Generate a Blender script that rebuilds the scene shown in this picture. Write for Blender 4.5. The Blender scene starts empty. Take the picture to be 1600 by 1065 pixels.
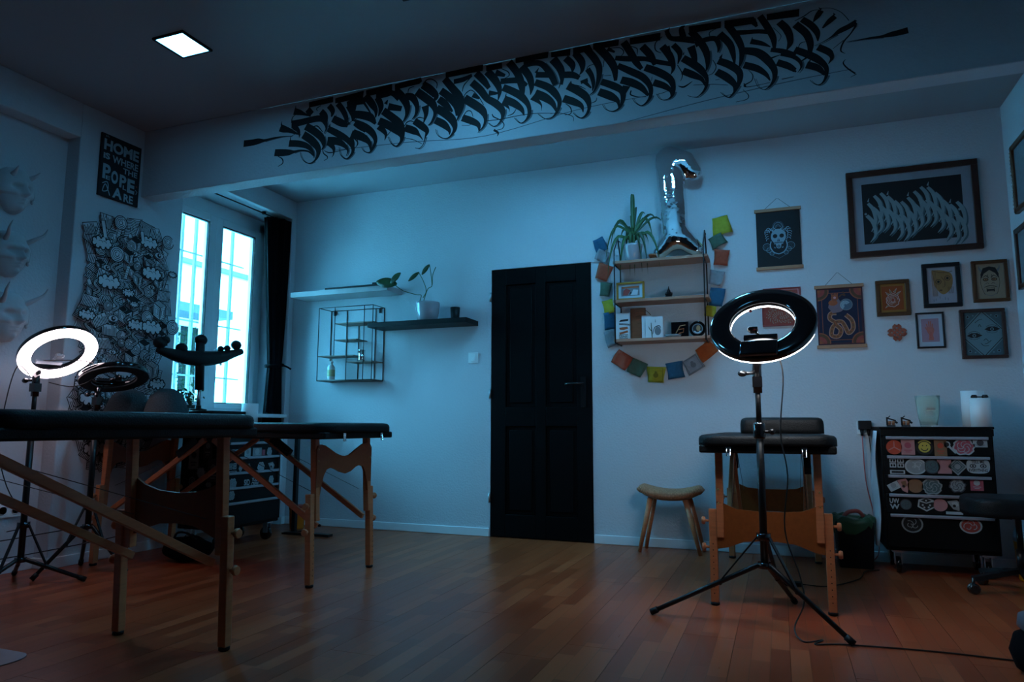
import bpy, bmesh, math, random
from mathutils import Vector, Matrix, Euler
from math import sin, cos, pi, radians as R
random.seed(7)
sc = bpy.context.scene
COL = sc.collection

# ------------------------------------------------------------ camera, world, lights
EYE = Vector((0, 0, .82)); FPX = 1085.0
PIT, ROL, YAW = R(7.0), R(.16), R(21.0)
fw = Vector((-sin(YAW)*cos(PIT), cos(YAW)*cos(PIT), sin(PIT)))
rt = Vector((cos(YAW), sin(YAW), 0)); up = rt.cross(fw)
RT = cos(ROL)*rt + sin(ROL)*up; UP = -sin(ROL)*rt + cos(ROL)*up
cd = bpy.data.cameras.new('camera'); cam = bpy.data.objects.new('camera', cd); COL.objects.link(cam)
cd.sensor_width = 36; cd.lens = FPX/1600*36; cd.clip_start = .02
mm = Matrix((RT, UP, -fw)).transposed().to_4x4(); mm.translation = EYE
cam.matrix_world = mm; sc.camera = cam

sc.view_settings.view_transform = 'Standard'; sc.view_settings.look = 'None'
sc.view_settings.gamma = 1; sc.view_settings.exposure = 0.0
sc.view_settings.use_curve_mapping = False

w = bpy.data.worlds.new('overcast_sky'); sc.world = w; w.use_nodes = True
wn = w.node_tree; bg = wn.nodes['Background']
tc = wn.nodes.new('ShaderNodeTexCoord'); sx = wn.nodes.new('ShaderNodeSeparateXYZ')
rp = wn.nodes.new('ShaderNodeValToRGB')
wn.links.new(tc.outputs['Generated'], sx.inputs[0]); 
mr = wn.nodes.new('ShaderNodeMapRange'); mr.inputs[1].default_value = -1; mr.inputs[2].default_value = 1
wn.links.new(sx.outputs['Z'], mr.inputs[0]); wn.links.new(mr.outputs[0], rp.inputs[0])
rp.color_ramp.elements[0].color = (.02, .05, .07, 1); rp.color_ramp.elements[0].position = .48
rp.color_ramp.elements[1].color = (.11, .60, 1.0, 1); rp.color_ramp.elements[1].position = .52
wn.links.new(rp.outputs[0], bg.inputs['Color'])
bg.inputs['Strength'].default_value = 38.0

def area_light(name, loc, size, size_y, rot, power, color, portal=False):
    l = bpy.data.lights.new(name, 'AREA'); l.shape = 'RECTANGLE'; l.size = size; l.size_y = size_y
    l.energy = power; l.color = color
    o = bpy.data.objects.new(name, l); o.location = loc; o.rotation_euler = rot; COL.objects.link(o)
    if portal: l.cycles.is_portal = True
    return o
PAN_F, PAN_R = 90.0, 120.0      # brightness of the ceiling panels
# the portal only steers the sampling of the sky through the real window opening
area_light('window_portal', (-4.16, 4.27, 1.78), 1.2, 1.7, (0, R(-90), 0), 1, (1, 1, 1), True)

# ------------------------------------------------------------ helpers
def ray(x, y): return fw + RT*(x-800)/FPX - UP*(y-532.5)/FPX
def P(x, y, ax, v):
    d = ray(x, y); return EYE + d*((v-EYE[ax])/d[ax])
MATS = {}
def mat(name, col, rough=.6, metal=0, emit=None, es=0, noise=.12, scale=14, bump=0, spec=.5, trans=0, alpha=1, sheen=0, stretch=(1, 1, 1), coat=0, ior=1.45):
    if name in MATS: return MATS[name]
    m = bpy.data.materials.new(name); m.use_nodes = True; nt = m.node_tree
    b = nt.nodes['Principled BSDF']
    b.inputs['Roughness'].default_value = rough; b.inputs['Metallic'].default_value = metal
    b.inputs['Specular IOR Level'].default_value = spec; b.inputs['IOR'].default_value = ior
    b.inputs['Transmission Weight'].default_value = trans; b.inputs['Alpha'].default_value = alpha
    b.inputs['Coat Weight'].default_value = coat; b.inputs['Sheen Weight'].default_value = sheen
    if emit:
        b.inputs['Emission Color'].default_value = (*emit, 1); b.inputs['Emission Strength'].default_value = es
    t = nt.nodes.new('ShaderNodeTexCoord'); mp = nt.nodes.new('ShaderNodeMapping')
    mp.inputs['Scale'].default_value = stretch
    n = nt.nodes.new('ShaderNodeTexNoise'); n.inputs['Scale'].default_value = scale; n.inputs['Detail'].default_value = 4
    nt.links.new(t.outputs['Object'], mp.inputs[0]); nt.links.new(mp.outputs[0], n.inputs['Vector'])
    mx = nt.nodes.new('ShaderNodeMix'); mx.data_type = 'RGBA'
    mx.inputs['A'].default_value = (*[c*(1-noise) for c in col], 1)
    mx.inputs['B'].default_value = (*[min(1, c*(1+noise)) for c in col], 1)
    nt.links.new(n.outputs['Fac'], mx.inputs['Factor']); nt.links.new(mx.outputs['Result'], b.inputs['Base Color'])
    if bump:
        bp = nt.nodes.new('ShaderNodeBump'); bp.inputs['Strength'].default_value = bump; bp.inputs['Distance'].default_value = .01
        nt.links.new(n.outputs['Fac'], bp.inputs['Height']); nt.links.new(bp.outputs[0], b.inputs['Normal'])
    MATS[name] = m; return m

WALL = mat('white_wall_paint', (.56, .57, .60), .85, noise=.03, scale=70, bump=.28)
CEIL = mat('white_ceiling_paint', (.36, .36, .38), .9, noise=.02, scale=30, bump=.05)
BASE = mat('white_gloss_trim', (.72, .74, .76), .35, noise=.03)
WFR = mat('white_window_plastic', (.75, .78, .8), .35, noise=.02)
BLK = mat('matte_black', (.004, .004, .005), .55, spec=.3, noise=.2)
BLKG = mat('gloss_black_plastic', (.004, .004, .005), .12, noise=.1, coat=.6)
BLKM = mat('black_metal', (.008, .008, .009), .35, .2, noise=.15)
DOORM = mat('black_door_paint', (.0015, .0017, .002), .55, spec=.12, noise=.15, scale=30, bump=.05)
LEA = mat('black_leather', (.006, .007, .008), .5, spec=.22, noise=.2, scale=180, bump=.25)
INK = mat('black_wall_paint', (.006, .006, .008), .7, noise=.1)
INKS = mat('grey_spray_shade', (.15, .16, .18), .85, noise=.25, scale=20)
BIRCH = mat('varnished_beech_wood', (.52, .165, .065), .4, noise=.28, scale=9, stretch=(1, 1, 9), bump=.03)
BIRCHP = mat('beech_plywood', (.27, .068, .014), .42, noise=.25, scale=7, stretch=(1, 8, 8), bump=.03)
OAK = mat('oak_board', (.42, .20, .13), .5, noise=.2, scale=10, stretch=(.6, 8, 8))
CHR = mat('chrome', (.75, .76, .78), .12, 1, noise=.03)
ALU = mat('brushed_aluminium', (.6, .62, .64), .32, 1, noise=.08, stretch=(1, 20, 20))
WHT = mat('white_matte', (.78, .78, .78), .6, noise=.03)
PLAS = mat('white_plaster', (.5, .51, .53), .8, noise=.06, scale=40, bump=.1)
GLS = bpy.data.materials.new('window_glass'); GLS.use_nodes = True
_n = GLS.node_tree; _n.nodes.remove(_n.nodes['Principled BSDF']); _t = _n.nodes.new('ShaderNodeBsdfTransparent'); _g = _n.nodes.new('ShaderNodeBsdfGlossy'); _g.inputs['Roughness'].default_value = .01
_f = _n.nodes.new('ShaderNodeFresnel'); _f.inputs['IOR'].default_value = 1.3; _m = _n.nodes.new('ShaderNodeMixShader'); _t.inputs['Color'].default_value = (.96, .98, .98, 1)
_n.links.new(_f.outputs[0], _m.inputs[0]); _n.links.new(_t.outputs[0], _m.inputs[1]); _n.links.new(_g.outputs[0], _m.inputs[2]); _n.links.new(_m.outputs[0], _n.nodes['Material Output'].inputs['Surface'])
CLR = mat('clear_plastic', (.8, .86, .78), .15, noise=.03, trans=.75, ior=1.1)
LEAF = mat('dark_green_leaf', (.018, .045, .012), .4, noise=.4, scale=10)
LEAF2 = mat('mid_green_leaf', (.030, .085, .018), .4, noise=.35, scale=9)
CERA = mat('white_glazed_ceramic', (.36, .33, .36), .12, noise=.03, coat=.5)
CURT = mat('black_curtain_cloth', (.0025, .003, .004), .95, spec=.1, noise=.3, scale=60, bump=.2)
CABLE = mat('black_cable', (.012, .011, .011), .5)

class MB:
    def __init__(s): s.bm = bmesh.new(); s.mi = 0
    def _m(s, faces):
        for f in faces: f.material_index = s.mi
    def box(s, c, d, rot=None):
        c = Vector(c); q = rot.to_matrix() if isinstance(rot, Euler) else (rot or Matrix.Identity(3))
        vs = [s.bm.verts.new(c + q @ Vector((sx_*d[0]/2, sy_*d[1]/2, sz_*d[2]/2))) for sz_ in (-1, 1) for sy_ in (-1, 1) for sx_ in (-1, 1)]
        s._m([s.bm.faces.new([vs[i] for i in f]) for f in ((0, 2, 3, 1), (4, 5, 7, 6), (0, 1, 5, 4), (2, 6, 7, 3), (0, 4, 6, 2), (1, 3, 7, 5))])
        return s
    def mm(s, a, b): a, b = Vector(a), Vector(b); return s.box((a+b)/2, [abs(q) for q in (b-a)])
    def bar(s, a, b, w_, h_, upv=(0, 0, 1)):
        a, b = Vector(a), Vector(b); z = (b-a).normalized(); u = Vector(upv)
        if abs(z.dot(u)) > .98: u = Vector((0, 1, 0))
        x = u.cross(z).normalized(); y = z.cross(x)
        return s.box((a+b)/2, (w_, h_, (b-a).length), Matrix((x, y, z)).transposed())
    def tube(s, pts, r, n=8, cap=True):
        pts = [Vector(p) for p in pts]; rs = r if isinstance(r, (list, tuple)) else [r]*len(pts)
        rings = []; x = None
        for i, p in enumerate(pts):
            t = (pts[min(i+1, len(pts)-1)] - pts[max(i-1, 0)]).normalized()
            if x is None:
                x = t.orthogonal().normalized()
            else:
                x = (x - t*x.dot(t)).normalized()
            y = t.cross(x)
            rings.append([s.bm.verts.new(p + (x*cos(2*pi*k/n) + y*sin(2*pi*k/n))*rs[i]) for k in range(n)])
        fs = []
        for a, b in zip(rings, rings[1:]):
            for k in range(n): fs.append(s.bm.faces.new((a[k], a[(k+1) % n], b[(k+1) % n], b[k])))
        if cap: fs.append(s.bm.faces.new(rings[0][::-1])); fs.append(s.bm.faces.new(rings[-1]))
        s._m(fs)
        for f in fs[:-2 if cap else None]: f.smooth = True
        return s
    def lathe(s, prof, c=(0, 0, 0), n=24, axis=(0, 0, 1), cap=True):
        c = Vector(c); q = Vector((0, 0, 1)).rotation_difference(Vector(axis)).to_matrix(); rings = []
        for r_, z in prof:
            rings.append([s.bm.verts.new(c + q @ Vector((r_*cos(2*pi*k/n), r_*sin(2*pi*k/n), z))) for k in range(n)])
        fs = []
        for a, b in zip(rings, rings[1:]):
            for k in range(n):
                f = s.bm.faces.new((a[k], a[(k+1) % n], b[(k+1) % n], b[k])); f.smooth = True; fs.append(f)
        if cap: fs += [s.bm.faces.new(rings[0][::-1]), s.bm.faces.new(rings[-1])]
        s._m(fs); return s
    def ball(s, c, r, rot=None, n=12):
        r = (r, r, r) if not isinstance(r, (tuple, list)) else r
        M = Matrix.Translation(c) @ ((rot.to_matrix() if isinstance(rot, Euler) else rot).to_4x4() if rot else Matrix.Identity(4)) @ Matrix.Diagonal((*r, 1))
        g = bmesh.ops.create_uvsphere(s.bm, u_segments=n*2, v_segments=n, radius=1, matrix=M)
        fs = {f for v in g['verts'] for f in v.link_faces}
        for f in fs: f.smooth = True
        s._m(fs); return s
    def prism(s, poly, O, U, V, N, t):
        O, U, V, N = Vector(O), Vector(U), Vector(V), Vector(N)
        a = [s.bm.verts.new(O+U*p[0]+V*p[1]) for p in poly]; b = [s.bm.verts.new(O+U*p[0]+V*p[1]+N*t) for p in poly]
        k = len(poly); fs = [s.bm.faces.new(a[::-1]), s.bm.faces.new(b)]
        for i in range(k): fs.append(s.bm.faces.new((a[i], a[(i+1) % k], b[(i+1) % k], b[i])))
        s._m(fs); return s
    def ring(s, c, axis, R1, R2, h, n=48, rnd=.3):
        # rounded rectangular-section ring
        c = Vector(c); q = Vector((0, 0, 1)).rotation_difference(Vector(axis)).to_matrix()
        m_ = (R1+R2)/2; hw = (R2-R1)/2; k = 12; rings = []
        for i in range(n):
            a = 2*pi*i/n; rr = []
            for j in range(k):
                b = 2*pi*j/k + pi/k; e = rnd
                ux = math.copysign(abs(cos(b))**e, cos(b)); uz = math.copysign(abs(sin(b))**e, sin(b))
                rr.append(s.bm.verts.new(c + q @ Vector(((m_+hw*ux)*cos(a), (m_+hw*ux)*sin(a), uz*h/2))))
            rings.append(rr)
        fs = []
        for i in range(n):
            A, B = rings[i], rings[(i+1) % n]
            for j in range(k): fs.append(s.bm.faces.new((A[j], B[j], B[(j+1) % k], A[(j+1) % k])))
        for f in fs: f.smooth = True
        s._m(fs); return s
    def build(s, name, m, parent=None, bevel=0, world=True, seg=2, label=None, mods=None):
        if parent is not None and world:
            mw = parent_matrix(parent).inverted(); bmesh.ops.transform(s.bm, matrix=mw, verts=s.bm.verts)
        bmesh.ops.recalc_face_normals(s.bm, faces=s.bm.faces)
        me = bpy.data.meshes.new(name); s.bm.to_mesh(me); s.bm.free()
        for x in (m if isinstance(m, (list, tuple)) else [m]): me.materials.append(x)
        o = bpy.data.objects.new(name, me); COL.objects.link(o)
        if parent is not None: o.parent = parent
        if bevel:
            b = o.modifiers.new('bevel', 'BEVEL'); b.width = bevel; b.segments = seg; b.limit_method = 'ANGLE'; b.angle_limit = R(40)
            for p in me.polygons: p.use_smooth = True
            try: me.set_sharp_from_angle(angle=R(50))
            except Exception: pass
        if mods: mods(o)
        if label: o['label'] = label
        return o
def parent_matrix(o):
    M = Matrix.Identity(4)
    while o is not None:
        M = Matrix.LocRotScale(o.location, o.rotation_euler, o.scale) @ M; o = o.parent
    return M
def thing(name, label, cat, loc=(0, 0, 0), rz=0, group=None):
    o = bpy.data.objects.new(name, None); COL.objects.link(o); o.empty_display_size = .05
    o.location = loc; o.rotation_euler = (0, 0, rz); o['label'] = label; o['category'] = cat
    if group: o['group'] = group
    return o
def tag(o, label, cat, group=None):
    o['label'] = label; o['category'] = cat
    if group: o['group'] = group
    return o
def struct(o): o['kind'] = 'structure'; return o
def copy_tree(o, parent=None):
    c = o.copy(); COL.objects.link(c); c.parent = parent
    for ch in list(o.children): copy_tree(ch, c)
    return c
def smooth_path(pts, k=6):
    # Catmull-Rom through points of any dimension
    pts = [tuple(p) for p in pts]; out = []
    for i in range(len(pts)-1):
        p0, p1, p2, p3 = pts[max(i-1, 0)], pts[i], pts[i+1], pts[min(i+2, len(pts)-1)]
        for j in range(k):
            t = j/k
            out.append(tuple(.5*((2*b)+(-a+c)*t+(2*a-5*b+4*c-d)*t*t+(-a+3*b-3*c+d)*t**3) for a, b, c, d in zip(p0, p1, p2, p3)))
    out.append(pts[-1]); return out
def cable(name, pts, r=.003, parent=None, m=None, n=6):
    b = MB(); b.tube(smooth_path(pts, 6), r, n); return b.build(name, m or CABLE, parent)

class Canvas:
    """flat painted or printed shapes on a real surface: O origin, U right, V up, N out of the surface"""
    def __init__(s, O, U, V, N=None, step=.00006, lift=.0004):
        s.O, s.U, s.V = Vector(O), Vector(U), Vector(V); s.N = Vector(N) if N is not None else s.U.cross(s.V).normalized()
        s.vs = []; s.fs = []; s.ms = []; s.mats = []; s.l = lift; s.step = step
    def pt(s, p): return s.O + s.U*p[0] + s.V*p[1] + s.N*s.l
    def face(s, pts, m):
        if m not in s.mats: s.mats.append(m)
        i = len(s.vs); s.vs += [s.pt(p) for p in pts]; s.fs.append(list(range(i, i+len(pts)))); s.ms.append(s.mats.index(m))
    def next(s): s.l += s.step
    def poly(s, pts, m): s.next(); s.face(pts, m)
    def ribbon(s, pts, w_, m, closed=False):
        s.next(); pts = list(pts); n = len(pts)
        if closed: pts = pts + [pts[0]]; n += 1
        L, Rr = [], []
        for i in range(n):
            a = pts[max(i-1, 0)] if not closed else pts[(i-1) % (n-1)]; b = pts[min(i+1, n-1)] if not closed else pts[(i+1) % (n-1)]
            dx, dy = b[0]-a[0], b[1]-a[1]; q = math.hypot(dx, dy) or 1
            ww = (pts[i][2] if len(pts[i]) > 2 else w_)/2
            L.append((pts[i][0]-dy/q*ww, pts[i][1]+dx/q*ww)); Rr.append((pts[i][0]+dy/q*ww, pts[i][1]-dx/q*ww))
        for i in range(n-1): s.face([L[i], Rr[i], Rr[i+1], L[i+1]], m)
    def circle(s, c, r, m, n=24, ry=None, rot=0):
        ry = ry or r; s.poly([(c[0]+r*cos(2*pi*k/n)*cos(rot)-ry*sin(2*pi*k/n)*sin(rot), c[1]+r*cos(2*pi*k/n)*sin(rot)+ry*sin(2*pi*k/n)*cos(rot)) for k in range(n)], m)
    def arc(s, c, r, a0, a1, w_, m, n=16, ry=None, spiral=0):
        ry = ry or r
        s.ribbon([(c[0]+(r-spiral*t/n)*cos(a0+(a1-a0)*t/n), c[1]+(ry-spiral*t/n)*sin(a0+(a1-a0)*t/n)) for t in range(n+1)], w_, m)
    def rect(s, x0, y0, x1, y1, m): s.poly([(x0, y0), (x1, y0), (x1, y1), (x0, y1)], m)
    def frame(s, x0, y0, x1, y1, w_, m):
        s.rect(x0, y0, x1, y0+w_, m); s.rect(x0, y1-w_, x1, y1, m); s.rect(x0, y0, x0+w_, y1, m); s.rect(x1-w_, y0, x1, y1, m)
    def text(s, body, x0, y0, x1, y1, m, bold=0.0, shear=0):
        s.next(); cu = bpy.data.curves.new('t', 'FONT'); cu.body = body; cu.offset = bold; cu.shear = shear; cu.resolution_u = 3
        o = bpy.data.objects.new('t', cu); COL.objects.link(o); dg = bpy.context.evaluated_depsgraph_get(); dg.update()
        me = bpy.data.meshes.new_from_object(o.evaluated_get(dg)); bpy.data.objects.remove(o); bpy.data.curves.remove(cu)
        if not me.vertices: return
        xs = [v.co.x for v in me.vertices]; ys = [v.co.y for v in me.vertices]
        ax, bx, ay, by = min(xs), max(xs), min(ys), max(ys)
        f = lambda v: (x0+(v.x-ax)/(bx-ax)*(x1-x0), y0+(v.y-ay)/(by-ay)*(y1-y0))
        for p in me.polygons: s.face([f(me.vertices[i].co) for i in p.vertices], m)
        bpy.data.meshes.remove(me)
    def build(s, name, parent=None, label=None):
        mw = parent_matrix(parent).inverted() if parent is not None else Matrix.Identity(4)
        me = bpy.data.meshes.new(name); me.from_pydata([mw @ v for v in s.vs], [], s.fs)
        for m in s.mats: me.materials.append(m)
        me.polygons.foreach_set('material_index', s.ms); me.update()
        # make every face look out of the surface
        nl = (mw.to_3x3() @ s.N)
        flip = [p.index for p in me.polygons if p.normal.dot(nl) < 0]
        if flip:
            bm = bmesh.new(); bm.from_mesh(me); bm.faces.ensure_lookup_table()
            bmesh.ops.reverse_faces(bm, faces=[bm.faces[i] for i in flip]); bm.to_mesh(me); bm.free()
        o = bpy.data.objects.new(name, me); COL.objects.link(o)
        if parent is not None: o.parent = parent
        if label: o['label'] = label
        return o

# ------------------------------------------------------------ the room
YB, XL, XR, ZC, YFR = 4.93, -3.95, 1.36, 2.80, -1.5
BY0, BY1, BZ = 3.32, 3.44, 2.34          # the beam across the ceiling
NY0, NY1 = 2.2, 2.87                     # mask niche in the left wall (goes on out of frame)
WY0, WY1, WX = 3.673, 4.87, -4.25        # window niche

# floor: long boards, each its own part, strip pattern in the material
def floor_material():
    m = bpy.data.materials.new('three_strip_parquet'); m.use_nodes = True; nt = m.node_tree; N = nt.nodes; L = nt.links
    b = N['Principled BSDF']; b.inputs['Specular IOR Level'].default_value = .24
    g = N.new('ShaderNodeNewGeometry'); sp = N.new('ShaderNodeSeparateXYZ'); L.new(g.outputs['Position'], sp.inputs[0])
    def math_(op, a, bb=None, c=None):
        q = N.new('ShaderNodeMath'); q.operation = op
        for i, v in enumerate((a, bb, c)):
            if v is None: continue
            if isinstance(v, (int, float)): q.inputs[i].default_value = v
            else: L.new(v, q.inputs[i])
        return q.outputs[0]
    sw = .066
    ix = math_('FLOOR', math_('DIVIDE', sp.outputs['X'], sw))
    wn1 = N.new('ShaderNodeTexWhiteNoise'); wn1.noise_dimensions = '1D'; L.new(ix, wn1.inputs['W'])
    yo = math_('ADD', math_('DIVIDE', sp.outputs['Y'], .42), math_('MULTIPLY', wn1.outputs['Value'], 7))
    iy = math_('FLOOR', yo)
    cb = N.new('ShaderNodeCombineXYZ'); L.new(ix, cb.inputs[0]); L.new(iy, cb.inputs[1])
    wn2 = N.new('ShaderNodeTexWhiteNoise'); wn2.noise_dimensions = '2D'; L.new(cb.outputs[0], wn2.inputs['Vector'])
    cr = N.new('ShaderNodeValToRGB'); L.new(wn2.outputs['Value'], cr.inputs[0])
    e = cr.color_ramp.elements; e[0].color = (.31, .052, .017, 1); e[1].color = (.50, .108, .038, 1)
    q = e.new(.5); q.color = (.40, .073, .024, 1)
    mp = N.new('ShaderNodeMapping'); mp.inputs['Scale'].default_value = (45, 2.5, 1); L.new(g.outputs['Position'], mp.inputs[0])
    ns = N.new('ShaderNodeTexNoise'); ns.inputs['Scale'].default_value = 1.5; ns.inputs['Detail'].default_value = 6; L.new(mp.outputs[0], ns.inputs['Vector'])
    mx = N.new('ShaderNodeMix'); mx.data_type = 'RGBA'; mx.blend_type = 'MULTIPLY'; mx.inputs['Factor'].default_value = .35
    L.new(cr.outputs[0], mx.inputs['A']); L.new(ns.outputs['Fac'], mx.inputs['B'])
    fx = math_('FRACT', math_('DIVIDE', sp.outputs['X'], sw)); fy = math_('FRACT', yo)
    gx = math_('LESS_THAN', math_('MINIMUM', fx, math_('SUBTRACT', 1, fx)), .018)
    gy = math_('LESS_THAN', math_('MINIMUM', fy, math_('SUBTRACT', 1, fy)), .003)
    gap = math_('MAXIMUM', gx, gy)
    mx2 = N.new('ShaderNodeMix'); mx2.data_type = 'RGBA'; L.new(math_('MULTIPLY', gap, .45), mx2.inputs['Factor'])
    L.new(mx.outputs['Result'], mx2.inputs['A']); mx2.inputs['B'].default_value = (.08, .035, .015, 1)
    L.new(mx2.outputs['Result'], b.inputs['Base Color'])
    L.new(math_('MULTIPLY_ADD', ns.outputs['Fac'], .14, .24), b.inputs['Roughness'])
    bp = N.new('ShaderNodeBump'); bp.inputs['Strength'].default_value = .06; bp.inputs['Distance'].default_value = .004
    L.new(ns.outputs['Fac'], bp.inputs['Height']); L.new(bp.outputs[0], b.inputs['Normal'])
    return m
FLOORM = floor_material()
fl = struct(MB().mm((-4.4, YFR-.6, -.12), (XR+.1, YB+.1, -.008)).build('floor', mat('subfloor', (.05, .025, .012), .8)))
BWD = .198
bmesh_cache = {}
def board(x0, y0, y1):
    ln = round(y1-y0, 3)
    if ln not in bmesh_cache:
        b = MB(); b.mm((.0006, .0006, -.008), (BWD-.0006, ln-.0006, 0))
        bmesh.ops.recalc_face_normals(b.bm, faces=b.bm.faces)
        me = bpy.data.meshes.new('floorboard'); b.bm.to_mesh(me); b.bm.free(); me.materials.append(FLOORM); bmesh_cache[ln] = me
    o = bpy.data.objects.new('floorboard', bmesh_cache[ln]); COL.objects.link(o); o.parent = fl; o.location = (x0, y0, 0)
x = -4.356; i = 0
while x < XR:
    offs = (-.9, -.5, -.1, -1.2, -.3)[i % 5]; y = offs
    while y < YB:
        y1 = min(y+1.284, YB+.0)
        if y1-y > .02 and not (y1 < .3): board(x, y, y1)
        y += 1.284
    x += BWD; i += 1

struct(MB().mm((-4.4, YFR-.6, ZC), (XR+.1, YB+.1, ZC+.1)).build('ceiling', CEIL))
# back wall with door opening
DX0, DX1, DZ = -2.065, -1.265, 2.035
wb = MB(); wb.mm((-4.4, YB, -.1), (DX0, YB+.12, ZC)).mm((DX1, YB, -.1), (XR+.1, YB+.12, ZC)).mm((DX0, YB, DZ), (DX1, YB+.12, ZC)).mm((DX0, YB+.06, -.1), (DX1, YB+.12, DZ))  # last box: added backing that stops sky light leaking under the door
wall_back = struct(wb.build('wall_back', WALL))
wr = MB(); wr.mm((XR, YFR, -.1), (XR+.1, YB, ZC)); wall_right = struct(wr.build('wall_right', WALL))
wf = MB(); wf.mm((-4.4, YFR-.1, -.1), (XR+.1, YFR, ZC))
wall_front = struct(wf.build('wall_front', mat('bounce_cutting_dark_grey', (.10, .10, .11), .9)))  # unseen wall, given a dark colour only to cut bounced light
wl = MB()
NZ = 2.58
wl.mm((-4.06, YFR, -.1), (-4.16, NY1+.1, ZC))                    # back of the mask niche
wl.mm((-4.10, NY1, -.1), (XL, WY0, ZC))                          # pier with the mural
wl.mm((-4.10, YFR, NZ), (XL, NY1, ZC))                           # above the mask niche
wl.mm((-4.38, NY1+.1, -.1), (-4.09, WY0, ZC))
wl.mm((-4.38, WY1, -.1), (XL, YB, ZC))                           # return beside the back wall
wl.mm((-4.38, WY0, 2.63), (XL, WY1, ZC))                         # over the window niche
wl.mm((-4.38, WY0, -.1), (-4.20, WY1, .90))                      # under the window
wall_left = struct(wl.build('wall_left', WALL, bevel=.006))
beam = struct(MB().mm((XL, BY0, BZ), (XR, BY1, ZC)).build('trim_1', WALL, bevel=.005))
# baseboards
def skirting(name, pts):
    b = MB()
    for a, c in pts: b.mm(a, c)
    return struct(b.build(name, BASE, bevel=.004))
skirting('baseboard_back', [((XL, YB-.014, 0), (DX0-.005, YB, .062)), ((DX1+.005, YB-.014, 0), (XR, YB, .062))])
skirting('baseboard_left', [((XL, NY1, 0), (XL+.013, WY0, .062)), ((-4.06, YFR, 0), (-4.046, NY1-.013, .062)), ((-4.06, NY1-.013, 0), (XL, NY1, .062)), ((XL, WY1, 0), (XL+.013, YB-.014, .062))])
skirting('baseboard_right', [((XR-.013, YFR, 0), (XR, YB-.014, .062))])

# door: four raised-edge panels, black
door = bpy.data.objects.new('door_1', None); COL.objects.link(door); door.location = (DX0, YB, 0); struct(door)
b = MB(); FY = YB-.008
def dbox(x0, x1, z0, z1, ya, yb): b.mm((x0, ya, z0), (x1, yb, z1))
xs = [DX0+.006, DX0+.125, DX0+.365, DX0+.445, DX0+.685, DX1-.006]; zs = [.006, .17, .82, .965, 1.905, DZ-.006]
for a, c in ((0, 1), (2, 3), (4, 5)): dbox(xs[a], xs[c], zs[0], zs[5], FY, FY+.04)
for a, c in ((1, 2), (3, 4)):
    for k, l in ((0, 1), (2, 3), (4, 5)): dbox(xs[a], xs[c], zs[k], zs[l], FY, FY+.04)
b.build('door_frame', DOORM, door, bevel=.003)
for a, c in ((1, 2), (3, 4)):
    for k, l in ((1, 2), (3, 4)):
        b = MB(); b.mm((xs[a], FY+.014, zs[k]), (xs[c], FY+.03, zs[l]))
        b.mm((xs[a]+.03, FY+.006, zs[k]+.03), (xs[c]-.03, FY+.016, zs[l]-.03)); b.build('door_panel', DOORM, door, bevel=.008)
b = MB(); b.mm((DX1-.085, FY-.008, .96), (DX1-.045, FY, 1.18)).tube([(DX1-.065, FY, 1.13), (DX1-.065, FY-.05, 1.13)], .009, 10).tube([(DX1-.06, FY-.05, 1.13), (DX1-.19, FY-.052, 1.13)], .009, 10)
b.build('door_handle', BLKM, door)
for z in (.25, 1.03, 1.78):
    MB().tube([(DX0-.004, FY-.006, z), (DX0-.004, FY-.006, z+.075)], .007, 10).mm((DX0-.012, FY-.004, z+.01), (DX0+.004, FY+.008, z+.065)).build('hinge', ALU, door)
# window: outer frame, two sashes with glass, handle, sill
win = bpy.data.objects.new('window_1', None); COL.objects.link(win); win.location = (WX, WY0, .9); struct(win)
ZW0, ZW1 = .92, 2.60
b = MB()
for y0, y1, z0, z1 in ((WY0, WY0+.05, ZW0, ZW1), (WY1-.075, WY1, ZW0, ZW1), (WY0, WY1, ZW0, ZW0+.04), (WY0, WY1, ZW1-.09, ZW1+.03)): b.mm((WX-.06, y0, z0), (WX+.0, y1, z1))
b.build('window_frame', WFR, win, bevel=.004)
for (y0, y1, g0, g1) in ((WY0+.045, 4.288, 3.80, 4.216), (4.286, WY1-.07, 4.356, 4.739)):
    b = MB(); z0, z1, ga, gb = ZW0+.035, ZW1-.085, 1.0, 2.455
    for q in ((y0, g0, z0, z1), (g1, y1, z0, z1), (g0, g1, z0, ga), (g0, g1, gb, z1)): b.mm((WX-.045, q[0], q[2]), (WX+.022, q[1], q[3]))
    sa = b.build('sash', WFR, win, bevel=.005)
    MB().mm((WX-.02, g0-.01, ga-.01), (WX-.012, g1+.01, gb+.01)).build('pane', GLS, sa)
    b = MB()
    for q in ((g0, g0+.006, ga, gb), (g1-.006, g1, ga, gb), (g0, g1, gb-.008, gb), (g0, g1, ga, ga+.006)): b.mm((WX-.006, q[0], q[2]), (WX+.018, q[1], q[3]))
    b.build('gasket', BLK, sa)
b = MB(); b.mm((WX+.022, 4.30, 1.34), (WX+.032, 4.325, 1.42)).tube(smooth_path([(WX+.03, 4.312, 1.40), (WX+.055, 4.312, 1.42), (WX+.058, 4.345, 1.40), (WX+.058, 4.37, 1.30)], 4), .009, 8); b.build('window_handle', WFR, win)
struct(MB().mm((WX+.0, WY0+.002, .885), (XL+.03, WY1-.002, .915)).build('window_sill', BASE, None, bevel=.006)); bpy.data.objects['window_sill'].parent = win
o = bpy.data.objects['window_sill']; o.location = -Vector(win.location); del o['kind']
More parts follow.
